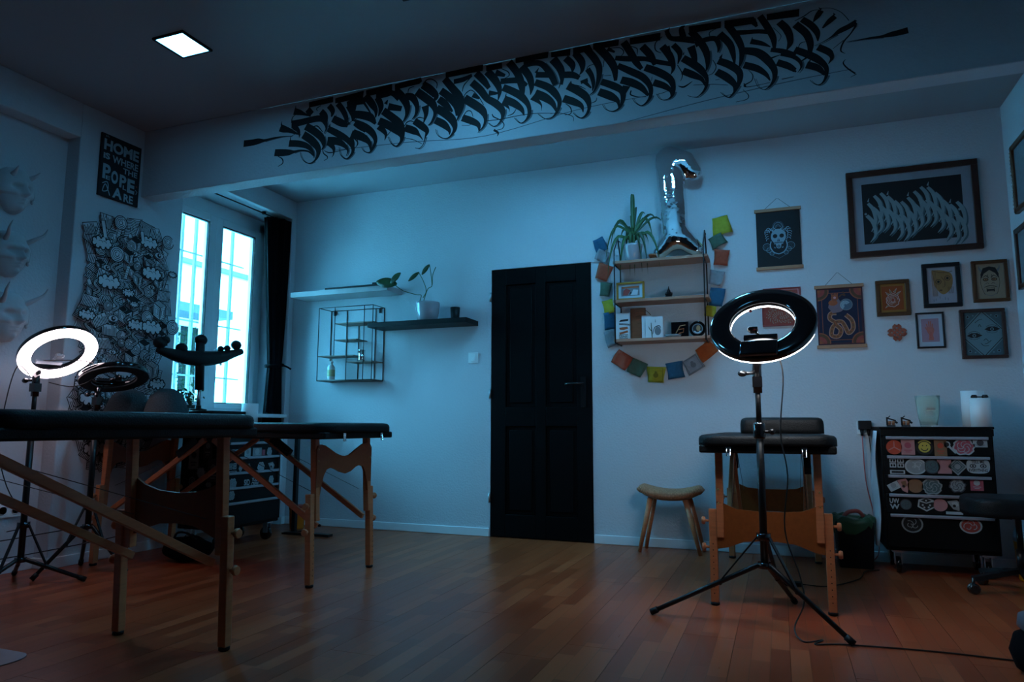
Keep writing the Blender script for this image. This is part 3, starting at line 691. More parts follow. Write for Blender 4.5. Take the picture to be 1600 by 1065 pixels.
def massage_table(label, loc, rz, L, W, zt, frames, fy, kinds, thk=.085, rc=.05):
    t = thing('massage_table', label, 'massage table', loc, rz, 'folding massage tables')
    hx, hy = L/2, W/2; zf = zt-.085
    for sx_ in (-1, 1):      # two hinged halves
        b = MB(); cushion(b, hx/2-.002, hy, zf+.035, zt, rc, .04, (sx_*hx/2, 0)); b.build('padded_top', LEA, t, world=False)
        b = MB(); b.mm((sx_*.002, -hy+.006, zf), (sx_*(hx-.02), hy-.006, zf+.036)); b.build('top_frame', LEA, t, world=False, bevel=.008)
    sc_ = zf/.755
    for sx_, fx, kd in zip((1, -1), frames, kinds):
        xb, xt = sx_*fx, sx_*(fx-.02)
        for sy_ in (-1, 1):
            y = sy_*fy
            b = MB(); b.bar((xt, y, zf+.003), (xb, y, .33*sc_), .034, .034, (0, 1, 0)); lg = b.build('leg', BIRCH, t, world=False, bevel=.003)
            b = MB(); b.bar((xb+sx_*.002, y+sy_*.0345, .45*sc_), (xb+sx_*.004, y+sy_*.0, .0), .034, .034, (0, 1, 0)) if False else b.bar((xt+sx_*.006, y+sy_*.0345, .47*sc_), (xb+sx_*.002, y+sy_*.0345, .014), .034, .036, (0, 1, 0))
            b.build('leg_extension', BIRCH, t, world=False, bevel=.003)
            MB().lathe([(.016, 0), (.021, .003), (.021, .012), (.017, .016)], (xb+sx_*.002, y+sy_*.0345, 0), 12).build('foot_pad', BLK, t, world=False)
            for z in (.28, .41):
                b = MB(); b.lathe([(.006, 0), (.006, .018), (.017, .02), (.019, .028), (.016, .036)], (xb-sx_*.006, y+sy_*.05, z*sc_), 12, (0, sy_, 0)); b.build('knob', BIRCH, t, world=False)
            b = MB()
            for k in range(9): b.lathe([(.0028, 0), (.0028, .001)], (xb+sx_*.0195, y+sy_*.0345, (.06+.03*k)*sc_), 6, (sx_, 0, 0))
            b.build('adjustment_holes', BLK, t, world=False)['kind'] = 'stuff'
            # diagonal brace towards the middle hinge
            b = MB(); b.bar((xb-sx_*.01, y-sy_*.028, .30*sc_), (sx_*.03, y-sy_*.028, zf-.01), .03, .02, (0, 1, 0)); b.build('brace', BIRCH, t, world=False, bevel=.003)
            b = MB(); b.bar((sx_*.22, y-sy_*.028, zf-.10), (sx_*.08, y-sy_*.028, zf-.01), .042, .032, (0, 1, 0)) if sx_*sy_ > 0 else b.lathe([(.006, 0), (.008, .01)], (xb-sx_*.01, y-sy_*.042, .30*sc_), 8, (0, -sy_, 0)); b.build('brace_hinge', BLK, t, world=False)
            cable_pts = [(sx_*fx*.96, y-sy_*.05, .46*sc_), (sx_*.02, y-sy_*.05, zf-.02)]
            MB().tube(cable_pts, .0014, 5).build('tension_cable', CABLE, t, world=False)
        b = MB(); poly = [(p[0], p[1]*sc_) for p in panel_shape(kd, fy+.016)]
        b.prism(poly, (xt+sx_*.017, 0, 0), (0, 1, 0), (0, 0, 1), (1, 0, 0), sx_*.012); pn = b.build('end_panel', BIRCHP, t, world=False)
        b = MB()
        for q in (-.95, .95):
            for z in (.42, .50, .57) if kd != 'wave' else (.64, .70): b.lathe([(.005, 0), (.004, .002)], (xt+sx_*.03, q*(fy+.016), z*sc_), 8, (sx_, 0, 0))
        b.build('screws', mat('brass', (.5, .36, .14), .35, 1, noise=.05), pn, world=False)['kind'] = 'stuff'
        if kd == 'wave':
            c = Canvas((xt+sx_*.0295, 0, 0), (0, sx_, 0), (0, 0, 1), (sx_, 0, 0))
            c.ribbon(smooth_path([(-.03, .60, .002), (0, .592, .006), (.03, .602, .002)]), 0, INK); c.ribbon(smooth_path([(0, .60, .003), (.008, .62, .006), (-.004, .635, .002)]), 0, INK)
            c.ribbon(smooth_path([(-.012, .607, .002), (-.02, .618, .005), (.01, .622, .002)]), 0, INK)
            if sx_ > 0:
                mw = parent_matrix(pn)
                c.O, c.U, c.V, c.N = mw @ c.O, mw.to_3x3() @ c.U, mw.to_3x3() @ c.V, mw.to_3x3() @ c.N
                c.build('printed_emblem', pn, 'small black curled emblem')
        for y in (-fy*.75, fy*.75):    # carry hooks under the end
            b = MB(); b.mm((sx_*(hx-.012), y-.012, zf+.002), (sx_*(hx-.002), y+.012, zf+.03)); b.tube([(sx_*(hx-.004)+.0, y-.008, zf+.02), (sx_*hx, y-.008, zf-.012), (sx_*hx, y+.008, zf-.012), (sx_*(hx-.004), y+.008, zf+.02)], .0025, 6)
            b.build('latch', CHR, t, world=False)
    return t
T1 = massage_table('large black padded folding massage table nearest the camera, cut off by the left edge', (-2.21, 1.185, 0), R(90), 2.0, .68, .862, (.93, .93), .232, ('low', 'low'), .107, .08)
T2 = massage_table('black padded massage table with wavy wooden end panel, standing across behind the nearest one', (-3.045, 3.335, 0), 0, 1.78, .68, .836, (.765, .765), .245, ('wave', 'wave'), .092, .10)
T3 = massage_table('black padded massage table seen end on, under the black bolster beside the dark framed ring', (-.066, 4.09, 0), R(90), 1.46, .60, .785, (.62, .62), .215, ('flat', 'flat'), .085, .08)

# bolster pad on the right table
b = MB(); cushion(b, .20, .145, .788, .868, .04, .03, (0, 0)); bo = b.build('bolster_cushion', LEA, None, world=False)
bo.location = (.005, 3.95, 0); tag(bo, 'thick black leather pad lying on the end-on massage table', 'cushion')
# two rounded grey cushions on the table by the window
KN = mat('grey_woven_fabric', (.045, .055, .06), .95, noise=.5, scale=120, bump=.6)
for k, (cx, rx, lab) in enumerate(((-3.765, .150, 'rounded grey woven cushion, the one further left on the table by the window'), (-3.475, .150, 'rounded grey woven cushion, the one further right on the table by the window'))):
    b = MB()
    prof = 14; rings = []
    for i in range(prof+1):
        a = pi/2*i/prof; rr = cos(a)**.8; zz = sin(a)
        rings.append([b.bm.verts.new((rx*rr*cos(2*pi*j/28)*(1+.05*cos(4*pi*j/28)), .115*rr*sin(2*pi*j/28), .0+.205*zz)) for j in range(28)] if i < prof else None)
    topv = b.bm.verts.new((0, 0, .205)); rings = rings[:-1]
    for A, B in zip(rings, rings[1:]):
        for j in range(28): b.bm.faces.new((A[j], A[(j+1) % 28], B[(j+1) % 28], B[j])).smooth = True
    for j in range(28): b.bm.faces.new((rings[-1][j], rings[-1][(j+1) % 28], topv)).smooth = True
    b.bm.faces.new(rings[0][::-1])
    o = thing('rounded_cushion', lab, 'cushion', (cx, 3.20 if k else 3.18, .838), R(-8 if k else 6), 'grey woven cushions')
    b.build('cover', KN, o, world=False)
    b = MB(); b.tube([(rx*1.0*cos(2*pi*j/28)*(1+.05*cos(4*pi*j/28)), .116*sin(2*pi*j/28), .012) for j in range(29)], .005, 6); b.build('piping', BLK, o, world=False)

# ------------------------------------------------------------ ring lights on tripods
RLIT = mat('ring_lit_diffuser', (.9, .9, .9), .5, emit=(1.0, .78, .88), es=12, noise=0)
RLIT3 = mat('ring_white_diffuser', (.9, .9, .9), .5, emit=(.92, .95, 1.0), es=19, noise=0)
ROFF = mat('ring_unlit_diffuser', (.02, .022, .025), .6, noise=.05)
def ring_light(label, hub, feet, ringc, nrm, Ro, Ri, lit, hub_z=.24, spread_z=.36):
    t = thing('ring_light', label, 'ring light', (hub[0], hub[1], 0)); X, Y = hub
    nrm = Vector(nrm).normalized(); rc = Vector(ringc); top = rc.z-Ro*.9
    b = MB(); b.tube([(X, Y, hub_z), (X, Y, .82)], .016, 12); b.build('lower_pole', BLKM, t)
    mid = Vector((X, Y, .80))
    low = rc - Vector((0, 0, 1)).cross(nrm).cross(nrm).normalized()*0 
    dn = (Vector((0, 0, -1)) - nrm*Vector((0, 0, -1)).dot(nrm)).normalized()
    foot = rc + dn*(Ro-.02) - nrm*.03
    b = MB(); b.tube([mid, (X, Y, foot.z-.10)], .0115, 12); b.build('upper_pole', BLKM, t)
    b = MB(); b.lathe([(.022, 0), (.025, .01), (.025, .06), (.02, .07)], (X, Y, .77), 14).tube([(X, Y, .80), (X+.045, Y-.01, .80)], .006, 8).ball((X+.052, Y-.012, .80), .013, None, 8); b.build('height_clamp', BLKG, t)
    b = MB(); b.tube([(X, Y, foot.z-.16), (X, Y, foot.z-.05), foot], [.019, .019, .016], 12).tube([(X, Y, foot.z-.07), (X-.055, Y-.015, foot.z-.075)], .008, 8).ball((X-.06, Y-.017, foot.z-.075), (.02, .014, .014), None, 8).mm((X-.02, Y-.02, foot.z-.135), (X+.02, Y+.02, foot.z-.09)); b.build('tilt_bracket', BLKG, t)
    b = MB(); b.lathe([(.03, 0), (.03, .03)], (X, Y, spread_z-.015), 14); b.build('upper_collar', BLKG, t)
    b = MB(); b.lathe([(.028, 0), (.028, .025)], (X, Y, hub_z-.01), 14); b.build('lower_collar', BLKG, t)
    for fx, fy in feet:
        d = Vector((fx-X, fy-Y, 0)); k = Vector((X, Y, spread_z)); f = Vector((fx, fy, .012)); n = d.normalized()
        a0 = Vector((X, Y, hub_z))+n*.02; b = MB(); b.tube([a0, a0*.0+Vector((X, Y, hub_z))+n*.03, f], [.011, .011, .010], 10); lg = b.build('leg', BLKM, t)
        MB().tube([f+(f-a0).normalized()*-.03, f+(f-a0).normalized()*.004], .0135, 10).build('rubber_tip', BLK, lg)
        m_ = a0.lerp(f, .36); b = MB(); b.bar(k+n*.025, m_+Vector((0, 0, .006)), .016, .006); b.ball(m_, .011, None, 6); b.build('strut', BLKM, t)
    b = MB(); b.ring(rc, nrm, Ri, Ro, .036, 64, .45); hd = b.build('ring_housing', BLKG, t)
    b = MB(); b.ring(rc+nrm*(.019 if lit != 2 else .0155), nrm, Ri+(.0 if lit != 2 else .001), Ro+(.001 if lit != 2 else -.004), .012, 64, .3); b.build('diffuser', RLIT if lit == 1 else RLIT3 if lit == 2 else ROFF, t)
    # control box and phone clamp
    zx = Vector((0, 0, 1)).cross(nrm).normalized()
    Mr = Matrix((zx, -dn, zx.cross(-dn))).transposed()
    b = MB(); b.box(rc+dn*((Ro+Ri)/2)-nrm*.028, (.15, Ro-Ri-.01, .022), Mr); b.build('control_box', BLKG, t, bevel=.006)
    pc = rc+dn*(Ri*.72)-nrm*.01
    b = MB(); b.box(pc, (.135, .022, .018), Mr); b.tube([pc, pc-dn*.035+zx*.02], .007, 8); b.box(pc-dn*.05+zx*.03, (.03, .022, .02), Mr).ball(pc-dn*.055+zx*.045, .013, None, 8); b.build('phone_holder', BLKG if lit != 1 else mat('blue_grey_plastic', (.25, .32, .38), .4), t)
    return t
def poly_cable(name, pts, r, parent, m=None): return cable(name, pts, r, parent, m)
# right one: dark back towards the camera, shining at the wall
RL3 = ring_light('tall black ring light with its dark back to the camera, before the right massage table', (-.085, 3.2), [(-.562, 3.19), (.223, 3.02), (.03, 3.62)],
   (-.055, 3.17, 1.262), (.09, .765, -.64), .222, .132, 2)
MB().ball((-.10, 3.12, 1.315), .007).build('indicator_lamp', mat('red_plastic_knob', (.6, .08, .08), .4), RL3)
poly_cable('power_cable', [(.0, 3.12, 1.14), (.02, 3.14, 1.03), (.0, 3.14, .8), (.02, 3.14, .62), (.0, 3.15, .4), (.05, 3.14, .22), (.06, 3.12, .12), (.02, 3.08, .03), (.05, 3.0, .004), (.12, 3.05, .004), (.09, 2.98, .004), (.2, 3.02, .004), (.5, 3.05, .004), (.8, 3.04, .004), (1.1, 3.08, .004), (1.34, 3.1, .004)], .003, RL3)
# left one, lit
RL1 = ring_light('lit white ring light at the far left, tilted down over the nearest massage table', (-3.73, 2.57), [(-3.70, 2.30), (-3.47, 2.74), (-3.96, 2.70)],
   (-3.70, 2.655, 1.222), (.706, -.09, -.82), .192, .131, 1, .12, .30)
poly_cable('power_cable', [(-3.72, 2.53, 1.08), (-3.78, 2.50, 1.13), (-3.80, 2.47, .95), (-3.79, 2.45, .7), (-3.78, 2.5, .5), (-3.79, 2.62, .3), (-3.9, 2.6, .25)], .0028, RL1)
poly_cable('loop_cable', [(-3.70, 2.62, 1.05), (-3.62, 2.70, 1.03), (-3.57, 2.78, 1.08), (-3.60, 2.80, 1.16), (-3.68, 2.75, 1.18), (-3.78, 2.62, 1.17)], .0028, RL1)
# middle one, switched off
RL2 = ring_light('switched off black ring light on a tripod in front of the doodle mural', (-3.68, 2.90), [(-3.73, 2.64), (-3.45, 2.97), (-3.88, 3.03)],
   (-3.585, 2.92, 1.10), (.337, -.13, -.93), .178, .115, 0, .25, .36)

# ------------------------------------------------------------ floating shelves and what stands on them
LAM = mat('pale_laminate', (.36, .31, .31), .4, noise=.05)
ws = MB().mm((-3.80, 4.70, 1.888), (-2.865, YB-.001, 1.930)).build('floating_shelf', LAM, None, bevel=.002); tag(ws, 'white floating wall shelf left of the door, under the flat black tray', 'shelf', None)
bs = MB().mm((-3.04, 4.70, 1.598), (-2.175, YB-.001, 1.636)).build('floating_shelf', BLK, None, bevel=.002); tag(bs, 'black floating wall shelf holding the white pot and black cup', 'shelf')
ty = thing('flat_tray', 'flat black tray lying on the white shelf', 'tray', (-3.15, 4.80, 1.931))
MB().mm((-3.47, 4.715, 1.931), (-2.93, 4.90, 1.950)).build('base', BLK, ty, bevel=.003); MB().mm((-3.02, 4.72, 1.950), (-2.95, 4.90, 1.965)).build('raised_end', BLK, ty, bevel=.003)
def leaf(b, base, tip, wid, droop=.0, n=8, fold=.15, nrm=(0, -1, .3)):
    base, tip = Vector(base), Vector(tip); d = tip-base; nn = Vector(nrm); s_ = d.cross(nn).normalized(); u = s_.cross(d).normalized()
    L_, M_, R_ = [], [], []
    for i in range(n+1):
        t = i/n; c = base+d*t - Vector((0, 0, 1))*droop*(t**2); ww = wid*(sin(pi*min(1, t*.93+.04))**.75)
        M_.append(b.bm.verts.new(c)); L_.append(b.bm.verts.new(c+s_*ww+u*ww*fold)); R_.append(b.bm.verts.new(c-s_*ww+u*ww*fold))
    for i in range(n):
        for A, B in ((L_, M_), (M_, R_)): b.bm.faces.new((A[i], A[i+1], B[i+1], B[i])).smooth = True
    return b
def leafmods(o):
    m = o.modifiers.new('thick', 'SOLIDIFY'); m.thickness = .0012
pp = thing('potted_plant', 'leafy plant with long stems in a big white glazed pot on the black shelf', 'plant', (-2.56, 4.82, 1.637))
b = MB(); b.lathe([(.065, 0), (.078, .01), (.093, .08), (.096, .135), (.094, .150), (.088, .150), (.088, .12)], (-2.56, 4.81, 1.637), 32); b.build('pot', CERA, pp)
MB().lathe([(.086, 0), (.08, .004)], (-2.56, 4.81, 1.752), 24).build('soil', mat('potting_soil', (.03, .02, .015), .95, noise=.4, scale=60, bump=.5), pp)
def W(x, y, Y=4.80): return P(x, y, 1, Y)
st = [[W(656, 470), W(658, 461), W(650, 460), W(630, 454), W(616, 444)], [W(662, 470), W(668, 452), W(675, 446), W(676, 430), W(681, 417)], [W(661, 465), W(666, 454), W(661, 438), W(654, 425)], [W(675, 446), W(674, 432), W(671, 413)]]
for q in st: MB().tube(smooth_path([tuple(v) for v in q]), .003, 6).build('stem', LEAF2, pp)
for (a, c, ww) in ((W(620, 444, 4.69), W(588, 440, 4.69), .045), (W(610, 442, 4.69), W(626, 426, 4.69), .030), (W(655, 425), W(638, 439), .021), (W(671, 413), W(659, 429), .021)):
    b = MB(); leaf(b, a, c, ww); b.build('leaf', LEAF, pp, mods=leafmods)
b = MB(); leaf(b, W(602, 438), W(603, 448), .04); b.build('leaf', LEAF, pp, mods=leafmods)
cu = thing('cup', 'small black tapered cup on the black shelf', 'cup', (-2.315, 4.80, 1.637))
b = MB(); b.lathe([(.030, 0), (.032, .003), (.038, .095), (.035, .095), (.029, .008)], (-2.315, 4.80, 1.637), 24); b.build('body', BLK, cu)
MB().lathe([(.034, 0), (.0345, .003)], (-2.315, 4.80, 1.70), 20).build('wax', mat('dark_wax', (.03, .03, .03), .5), cu)

# wire wall shelf
wsf = thing('wire_wall_shelf', 'black wire frame wall rack with small stepped boards under the white shelf', 'wall rack', (-3.29, 4.84, 1.18))
X0, X1, Z0, Z1, YF_, YK = -3.545, -3.025, 1.185, 1.79, 4.755, YB-.004
WIR = BLKM
def wire(a, c): MB().tube([a, c], .0032, 6).build('wire', WIR, wsf)
for y in (YF_, YK):
    for z in (Z0, Z1): wire((X0, y, z), (X1, y, z))
    for x in (X0, X1): wire((x, y, Z0), (x, y, Z1))
for x in (X0, X1):
    for z in (Z0, Z1): wire((x, YF_, z), (x, YK, z))
def wx(px_): return P(px_, 535, 1, YF_).x
xa, xb, xc, xd = wx(522), wx(541.5), wx(556), wx(568)
for y in (YF_, YK):
    wire((xa, y, 1.39), (xa, y, Z1)); wire((xb, y, Z0), (xb, y, 1.66)); wire((xd, y, Z0), (xd, y, Z1))
WDK = mat('grey_brown_board', (.22, .15, .12), .6, noise=.2, stretch=(1, 9, 9))
for (x0, x1, z) in ((xa, X1, 1.655), (xa, xc, 1.518), (X0, wx(552), 1.388), (xb, X1, 1.335), (X0, X1, Z0+.004)):
    MB().mm((x0, YF_+.004, z-.004), (x1, YK-.004, z+.004)).build('board', WDK, wsf)
MB().mm((X0+.03, YK-.01, Z1-.04), (X0+.045, YK+.002, Z1)).mm((X1-.045, YK-.01, Z1-.04), (X1-.03, YK+.002, Z1)).build('bracket', BLK, wsf)
bt = thing('pump_bottle', 'white plastic bottle with a yellow label on the bottom of the wire rack', 'bottle', (-3.46, 4.83, 1.194))
MB().lathe([(.028, 0), (.031, .004), (.031, .105), (.022, .122), (.012, .13), (.012, .142)], (-3.46, 4.83, 1.194), 20).build('body', mat('translucent_plastic', (.72, .74, .72), .3), bt)
MB().lathe([(.0315, 0), (.0315, .055)], (-3.46, 4.83, 1.225), 20, cap=False).build('label', mat('yellow_label', (.45, .42, .22), .6, noise=.4, scale=40), bt)
MB().lathe([(.014, 0), (.014, .018), (.005, .02), (.005, .035)], (-3.46, 4.83, 1.334), 14).tube([(-3.46, 4.83, 1.367), (-3.49, 4.82, 1.364)], .004, 8).build('cap', WHT, bt)
tm = thing('metal_tumbler', 'small silver metal tumbler on a middle board of the wire rack', 'cup', (-3.18, 4.83, 1.34))
MB().lathe([(.024, 0), (.026, .003), (.030, .095), (.0285, .095), (.024, .01)], (-3.17, 4.83, 1.340), 24).build('body', CHR, tm); MB().lathe([(.030, 0), (.0315, .002), (.030, .005)], (-3.17, 4.83, 1.431), 24, cap=False).build('rim', CHR, tm)

sw = thing('light_switch', 'square white light switch beside the hinge side of the black door', 'switch', (-2.20, YB, 1.33))
c = P(740, 559, 1, YB)
MB().mm((c.x-.042, YB-.009, c.z-.042), (c.x+.042, YB-.0005, c.z+.042)).build('plate', WHT, sw, bevel=.003); MB().mm((c.x-.02, YB-.014, c.z-.028), (c.x+.02, YB-.008, c.z+.028)).build('rocker', WHT, sw, bevel=.002)

# ------------------------------------------------------------ rack of three boards with flags, plant, balloon
rk = thing('hanging_shelf_rack', 'three board wooden shelf hung on black metal loops, right of the door', 'shelf', (-.74, 4.83, 1.39))
ZB = [1.955, 1.678, 1.402]; RX0, RX1 = -1.045, -.435; RY0, RY1 = 4.722, 4.915
for z in ZB: MB().mm((RX0-.01, RY0, z), (RX1+.025, RY1, z+.02)).build('board', OAK, rk, bevel=.002)
for x in (RX0+.002, RX1+.0):
    ztop = 2.17
    pts = [(x, RY0-.004, ZB[2]-.01), (x, RY0-.004, ztop-.12), (x, (RY0+RY1)/2+.03, ztop), (x, RY1+.004, ztop-.12), (x, RY1+.004, ZB[2]-.01)]
    MB().tube(pts, .0048, 8).build('loop_rod', BLKM, rk)
    for z in ZB: MB().tube([(x, RY0-.004, z-.006), (x, RY1+.004, z-.006)], .0045, 8).build('cross_rod', BLKM, rk)
for x in (RX0, RX1): MB().tube([(x, RY1-.04, 2.158), (x, YB, 2.165)], .004, 6).build('wall_hook', BLKM, rk)

yk = thing('potted_yucca', 'spiky green yucca in a white pot on the top board', 'plant', (-.93, 4.81, ZB[0]+.02))
MB().lathe([(.046, 0), (.05, .004), (.064, .11), (.066, .125), (.06, .125), (.06, .1)], (-.925, 4.81, ZB[0]+.021), 28).build('pot', CERA, yk)
MB().lathe([(.058, 0), (.05, .004)], (-.925, 4.81, ZB[0]+.12), 20).build('soil', mat('potting_soil', (.03, .02, .015), .95), yk)
MB().tube([(-.925, 4.81, ZB[0]+.12), (-.925, 4.81, ZB[0]+.27)], [.014, .009], 10).build('trunk', LEAF, yk)
rn = random.Random(3)
def strap(base, az, reach, rise, drop, wid):
    b = MB(); bx, by, bz = base; pts = []
    for i in range(11):
        t = i/10; r_ = reach*(1-(1-t)**1.6); zz = rise*sin(min(1, t*1.4)*pi/2) - drop*max(0, t-.35)**1.5*2
        pts.append(Vector((bx+cos(az)*r_, by+sin(az)*r_*.55, bz+zz)))
    L_, M_, R_ = [], [], []
    for i, p in enumerate(pts):
        t = i/10; d = (pts[min(i+1, 10)]-pts[max(i-1, 0)]).normalized(); s_ = d.cross(Vector((sin(az)*.4, -1, .25))).normalized(); ww = wid*(.45+.55*sin(min(1, t*1.25)*pi))*(1-t**5)
        u = s_.cross(d); M_.append(b.bm.verts.new(p)); L_.append(b.bm.verts.new(p+s_*ww+u*ww*.3)); R_.append(b.bm.verts.new(p-s_*ww+u*ww*.3))
    for i in range(10):
        for A, B in ((L_, M_), (M_, R_)): b.bm.faces.new((A[i], A[i+1], B[i+1], B[i])).smooth = True
    b.build('leaf', LEAF2 if rn.random() < .6 else LEAF, yk, mods=leafmods)
bz = ZB[0]+.24
for (az, re, ri, dr, ww) in ((1.6, .02, .30, 0, .016), (.35, .17, .17, .06, .011), (2.8, .15, .18, .14, .012), (2.95, .17, .12, .22, .012), (.2, .14, .15, .20, .012), (-.3, .20, .08, .28, .012), (3.5, .19, .05, .30, .012), (.6, .10, .20, .02, .012), (2.4, .08, .12, .25, .013), (-.6, .13, .03, .30, .012),
                          (3.9, .12, .02, .28, .013), (-1.3, .05, .04, .30, .012), (-1.9, .06, .03, .32, .013), (.0, .11, .07, .10, .009), (3.1, .09, .1, .10, .010), (1.2, .07, .24, .0, .010), (-.1, .22, .14, .08, .010), (-1.0, .13, .0, .26, .011), (2.0, .04, .2, .02, .012), (3.3, .2, .09, .3, .010)):
    strap((-.925, 4.81, bz-rn.uniform(0, .07)), az, re, ri, dr, ww)
sp_ = thing('terracotta_pot', 'tiny terracotta pot between the yucca and the silver balloon', 'pot', (-.80, 4.80, ZB[0]+.02))
MB().lathe([(.016, 0), (.022, .032), (.025, .033), (.025, .044), (.021, .044), (.02, .03)], (-.79, 4.80, ZB[0]+.021), 18).build('body', mat('terracotta', (.35, .11, .05), .8), sp_)
MB().lathe([(.02, 0), (.018, .003)], (-.79, 4.80, ZB[0]+.055), 16).build('soil', mat('potting_soil', (.03, .02, .015), .95), sp_)

# foil balloon shaped like a mirrored figure one
b = MB()
def capsule(pts, rs):
    b.tube([(p[0], 0, p[1]) for p in pts], rs, 20)
    for p, r_ in ((pts[0], rs[0]), (pts[-1], rs[-1])): b.ball((p[0], 0, p[1]), (r_, r_, r_), None, 12)
capsule([(-.03, .15), (-.035, .3), (-.045, .5), (-.06, .72)], [.088, .094, .098, .10])
capsule([(-.02, .70), (.05, .68), (.105, .61)], [.10, .085, .06])
capsule([(-.03, .22), (-.07, .12), (-.14, .055)], [.075, .07, .05])
capsule([(-.03, .22), (.03, .13), (.11, .06)], [.075, .075, .052])
def balloon_mods(o):
    r_ = o.modifiers.new('skin', 'REMESH'); r_.mode = 'VOXEL'; r_.voxel_size = .012; r_.use_smooth_shade = True
    s_ = o.modifiers.new('soft', 'SMOOTH'); s_.iterations = 4; s_.factor = .5
bl = thing('foil_balloon', 'silver foil balloon shaped like a reversed figure one on the top board', 'balloon', (-.60, 4.82, ZB[0]+.021))
FOIL = bpy.data.materials.new('silver_foil'); FOIL.use_nodes = True; nt = FOIL.node_tree; pb = nt.nodes['Principled BSDF']
pb.inputs['Base Color'].default_value = (.8, .8, .82, 1); pb.inputs['Metallic'].default_value = 1; pb.inputs['Roughness'].default_value = .07
n1 = nt.nodes.new('ShaderNodeTexNoise'); n1.inputs['Scale'].default_value = 16; n1.inputs['Detail'].default_value = 2
tc1 = nt.nodes.new('ShaderNodeTexCoord'); nt.links.new(tc1.outputs['Object'], n1.inputs['Vector'])
bp1 = nt.nodes.new('ShaderNodeBump'); bp1.inputs['Strength'].default_value = .25; bp1.inputs['Distance'].default_value = .02
nt.links.new(n1.outputs['Fac'], bp1.inputs['Height']); nt.links.new(bp1.outputs[0], pb.inputs['Normal'])
for v in b.bm.verts: v.co.y *= .8
b.build('balloon_skin', FOIL, bl, world=False, mods=balloon_mods)
MB().prism([(-.004, -.02), (.004, -.02), (.008, .0), (-.008, 0)], (.14, -.02, .05), (1, 0, 0), (0, 0, 1), (0, 1, 0), .002).build('filling_tail', FOIL, bl, world=False)
o = bpy.data.objects['filling_tail']; 

# ------------------------------------------------------------ prayer flags
gl = thing('prayer_flag_garland', 'string of small coloured cloth flags draped round and under the hanging shelf', 'flags', (-.74, YB-.03, 1.5))
FC = {'y': (.55, .48, .04), 'r': (.55, .10, .05), 'o': (.60, .13, .03), 'g': (.10, .17, .12), 'b': (.03, .14, .26), 'w': (.38, .38, .42)}
flags = [('y',1127,352,28,30,-8),('g',1121,376,26,20,-25),('r',1127,402,24,26,8),('w',1119,434,22,24,15),('b',1120,464,22,30,10),('y',1110,486,16,18,12),
 ('o',1104,548,30,24,-38),('w',1083,569,28,26,-30),('b',1055,578,29,27,-8),('y',1025,585,29,26,3),('g',995,574,28,26,25),('r',972,562,28,26,33),
 ('w',956,528,22,28,-20),('b',953,501,20,30,-8),('y',951,479,20,24,-12),('g',946,452,20,24,10),('r',943,425,24,28,22),('w',941,400,20,20,25),('b',938,383,20,26,-20)]
cordp = []
for i, (c, x, y, w_, h_, rot) in enumerate(flags):
    p = P(x, y, 1, YB-.018); k = .0043*.98; fw_, fh_ = w_*k, h_*k; a = R(-rot)
    b = MB(); n = 5; grid = []
    for iy in range(n+1):
        row = []
        for ix in range(n+1):
            u, v = ix/n-.5, iy/n-.5; du = u*fw_*(1-.12*sin(v*3+i)); dv = v*fh_
            dy = -.006*sin(u*5+i*1.7)-.006*(1-iy/n)*sin(u*7+i)
            row.append(b.bm.verts.new((p.x+du*cos(a)-dv*sin(a), p.y+dy-.002, p.z+du*sin(a)+dv*cos(a))))
        grid.append(row)
    for iy in range(n):
        for ix in range(n): b.bm.faces.new((grid[iy][ix], grid[iy][ix+1], grid[iy+1][ix+1], grid[iy+1][ix])).smooth = True
    col = FC[c]; fm = mat('flag_cloth_'+c, tuple(q*.68 for q in col), .9, noise=.25, scale=50)
    fo = b.build('flag', fm, gl, mods=leafmods)
    if c in 'yw' and 540 < y < 600:
        cvx = Canvas((p.x, p.y-.011, p.z), (cos(a), 0, sin(a)), (-sin(a), 0, cos(a)), (0, -1, 0)); dk = mat('flag_print_'+c, tuple(q*.3 for q in col), .9)
        cvx.circle((0, -.005), .018, dk, 10); cvx.circle((0, .014), .01, dk, 8); cvx.frame(-.05, -.048, .05, .048, .003, dk); cvx.build('printed_figure', fo)
cordp = [P(x, y, 1, YB-.012) for x, y in ((1118,338),(1114,370),(1116,392),(1116,420),(1110,450),(1106,480),(1109,508),(1110,530),(1093,549),(1072,562),(1040,572),(1010,571),(985,560),(968,547),(962,520),(960,490),(957,465),(954,440),(951,412),(950,390),(948,372))]
cable('cord', [tuple(v) for v in cordp], .0018, gl, mat('pale_string', (.45, .45, .46), .9))

# ------------------------------------------------------------ things on the rack
def picture_stand(name, label, cat, x0, y0, x1, y1, Y, t, m, lean=0.0, group=None):
    a, c = P(x0, y1, 1, Y), P(x1, y0, 1, Y); o = thing(name, label, cat, ((a.x+c.x)/2, Y, a.z), 0, group); return o, a.x, a.z, c.x, c.z
GOLD = mat('gilded_wood', (.42, .20, .03), .35, .25, noise=.2, scale=20)
PAPER = mat('off_white_card', (.60, .62, .64), .8, noise=.03)
MAR = mat('dull_red_print', (.30, .05, .04), .8, noise=.3, scale=40)
GRY = mat('mid_grey_print', (.16, .17, .19), .8, noise=.2, scale=40)
SKYB = mat('pale_blue_print', (.40, .52, .58), .8, noise=.1)
ORG = mat('orange_print', (.36, .09, .03), .8, noise=.2, scale=30)
PNK = mat('pink_print', (.60, .26, .27), .8, noise=.1)
YEL = mat('yellow_print', (.60, .45, .05), .8, noise=.1)
BRN = mat('brown_print', (.10, .045, .02), .8, noise=.3, scale=30)
TAN = mat('tan_print', (.32, .16, .07), .8, noise=.15)
CRM = mat('cream_paper', (.30, .24, .17), .8, noise=.08)
NVY = mat('dark_navy_print', (.010, .014, .04), .8, noise=.2)
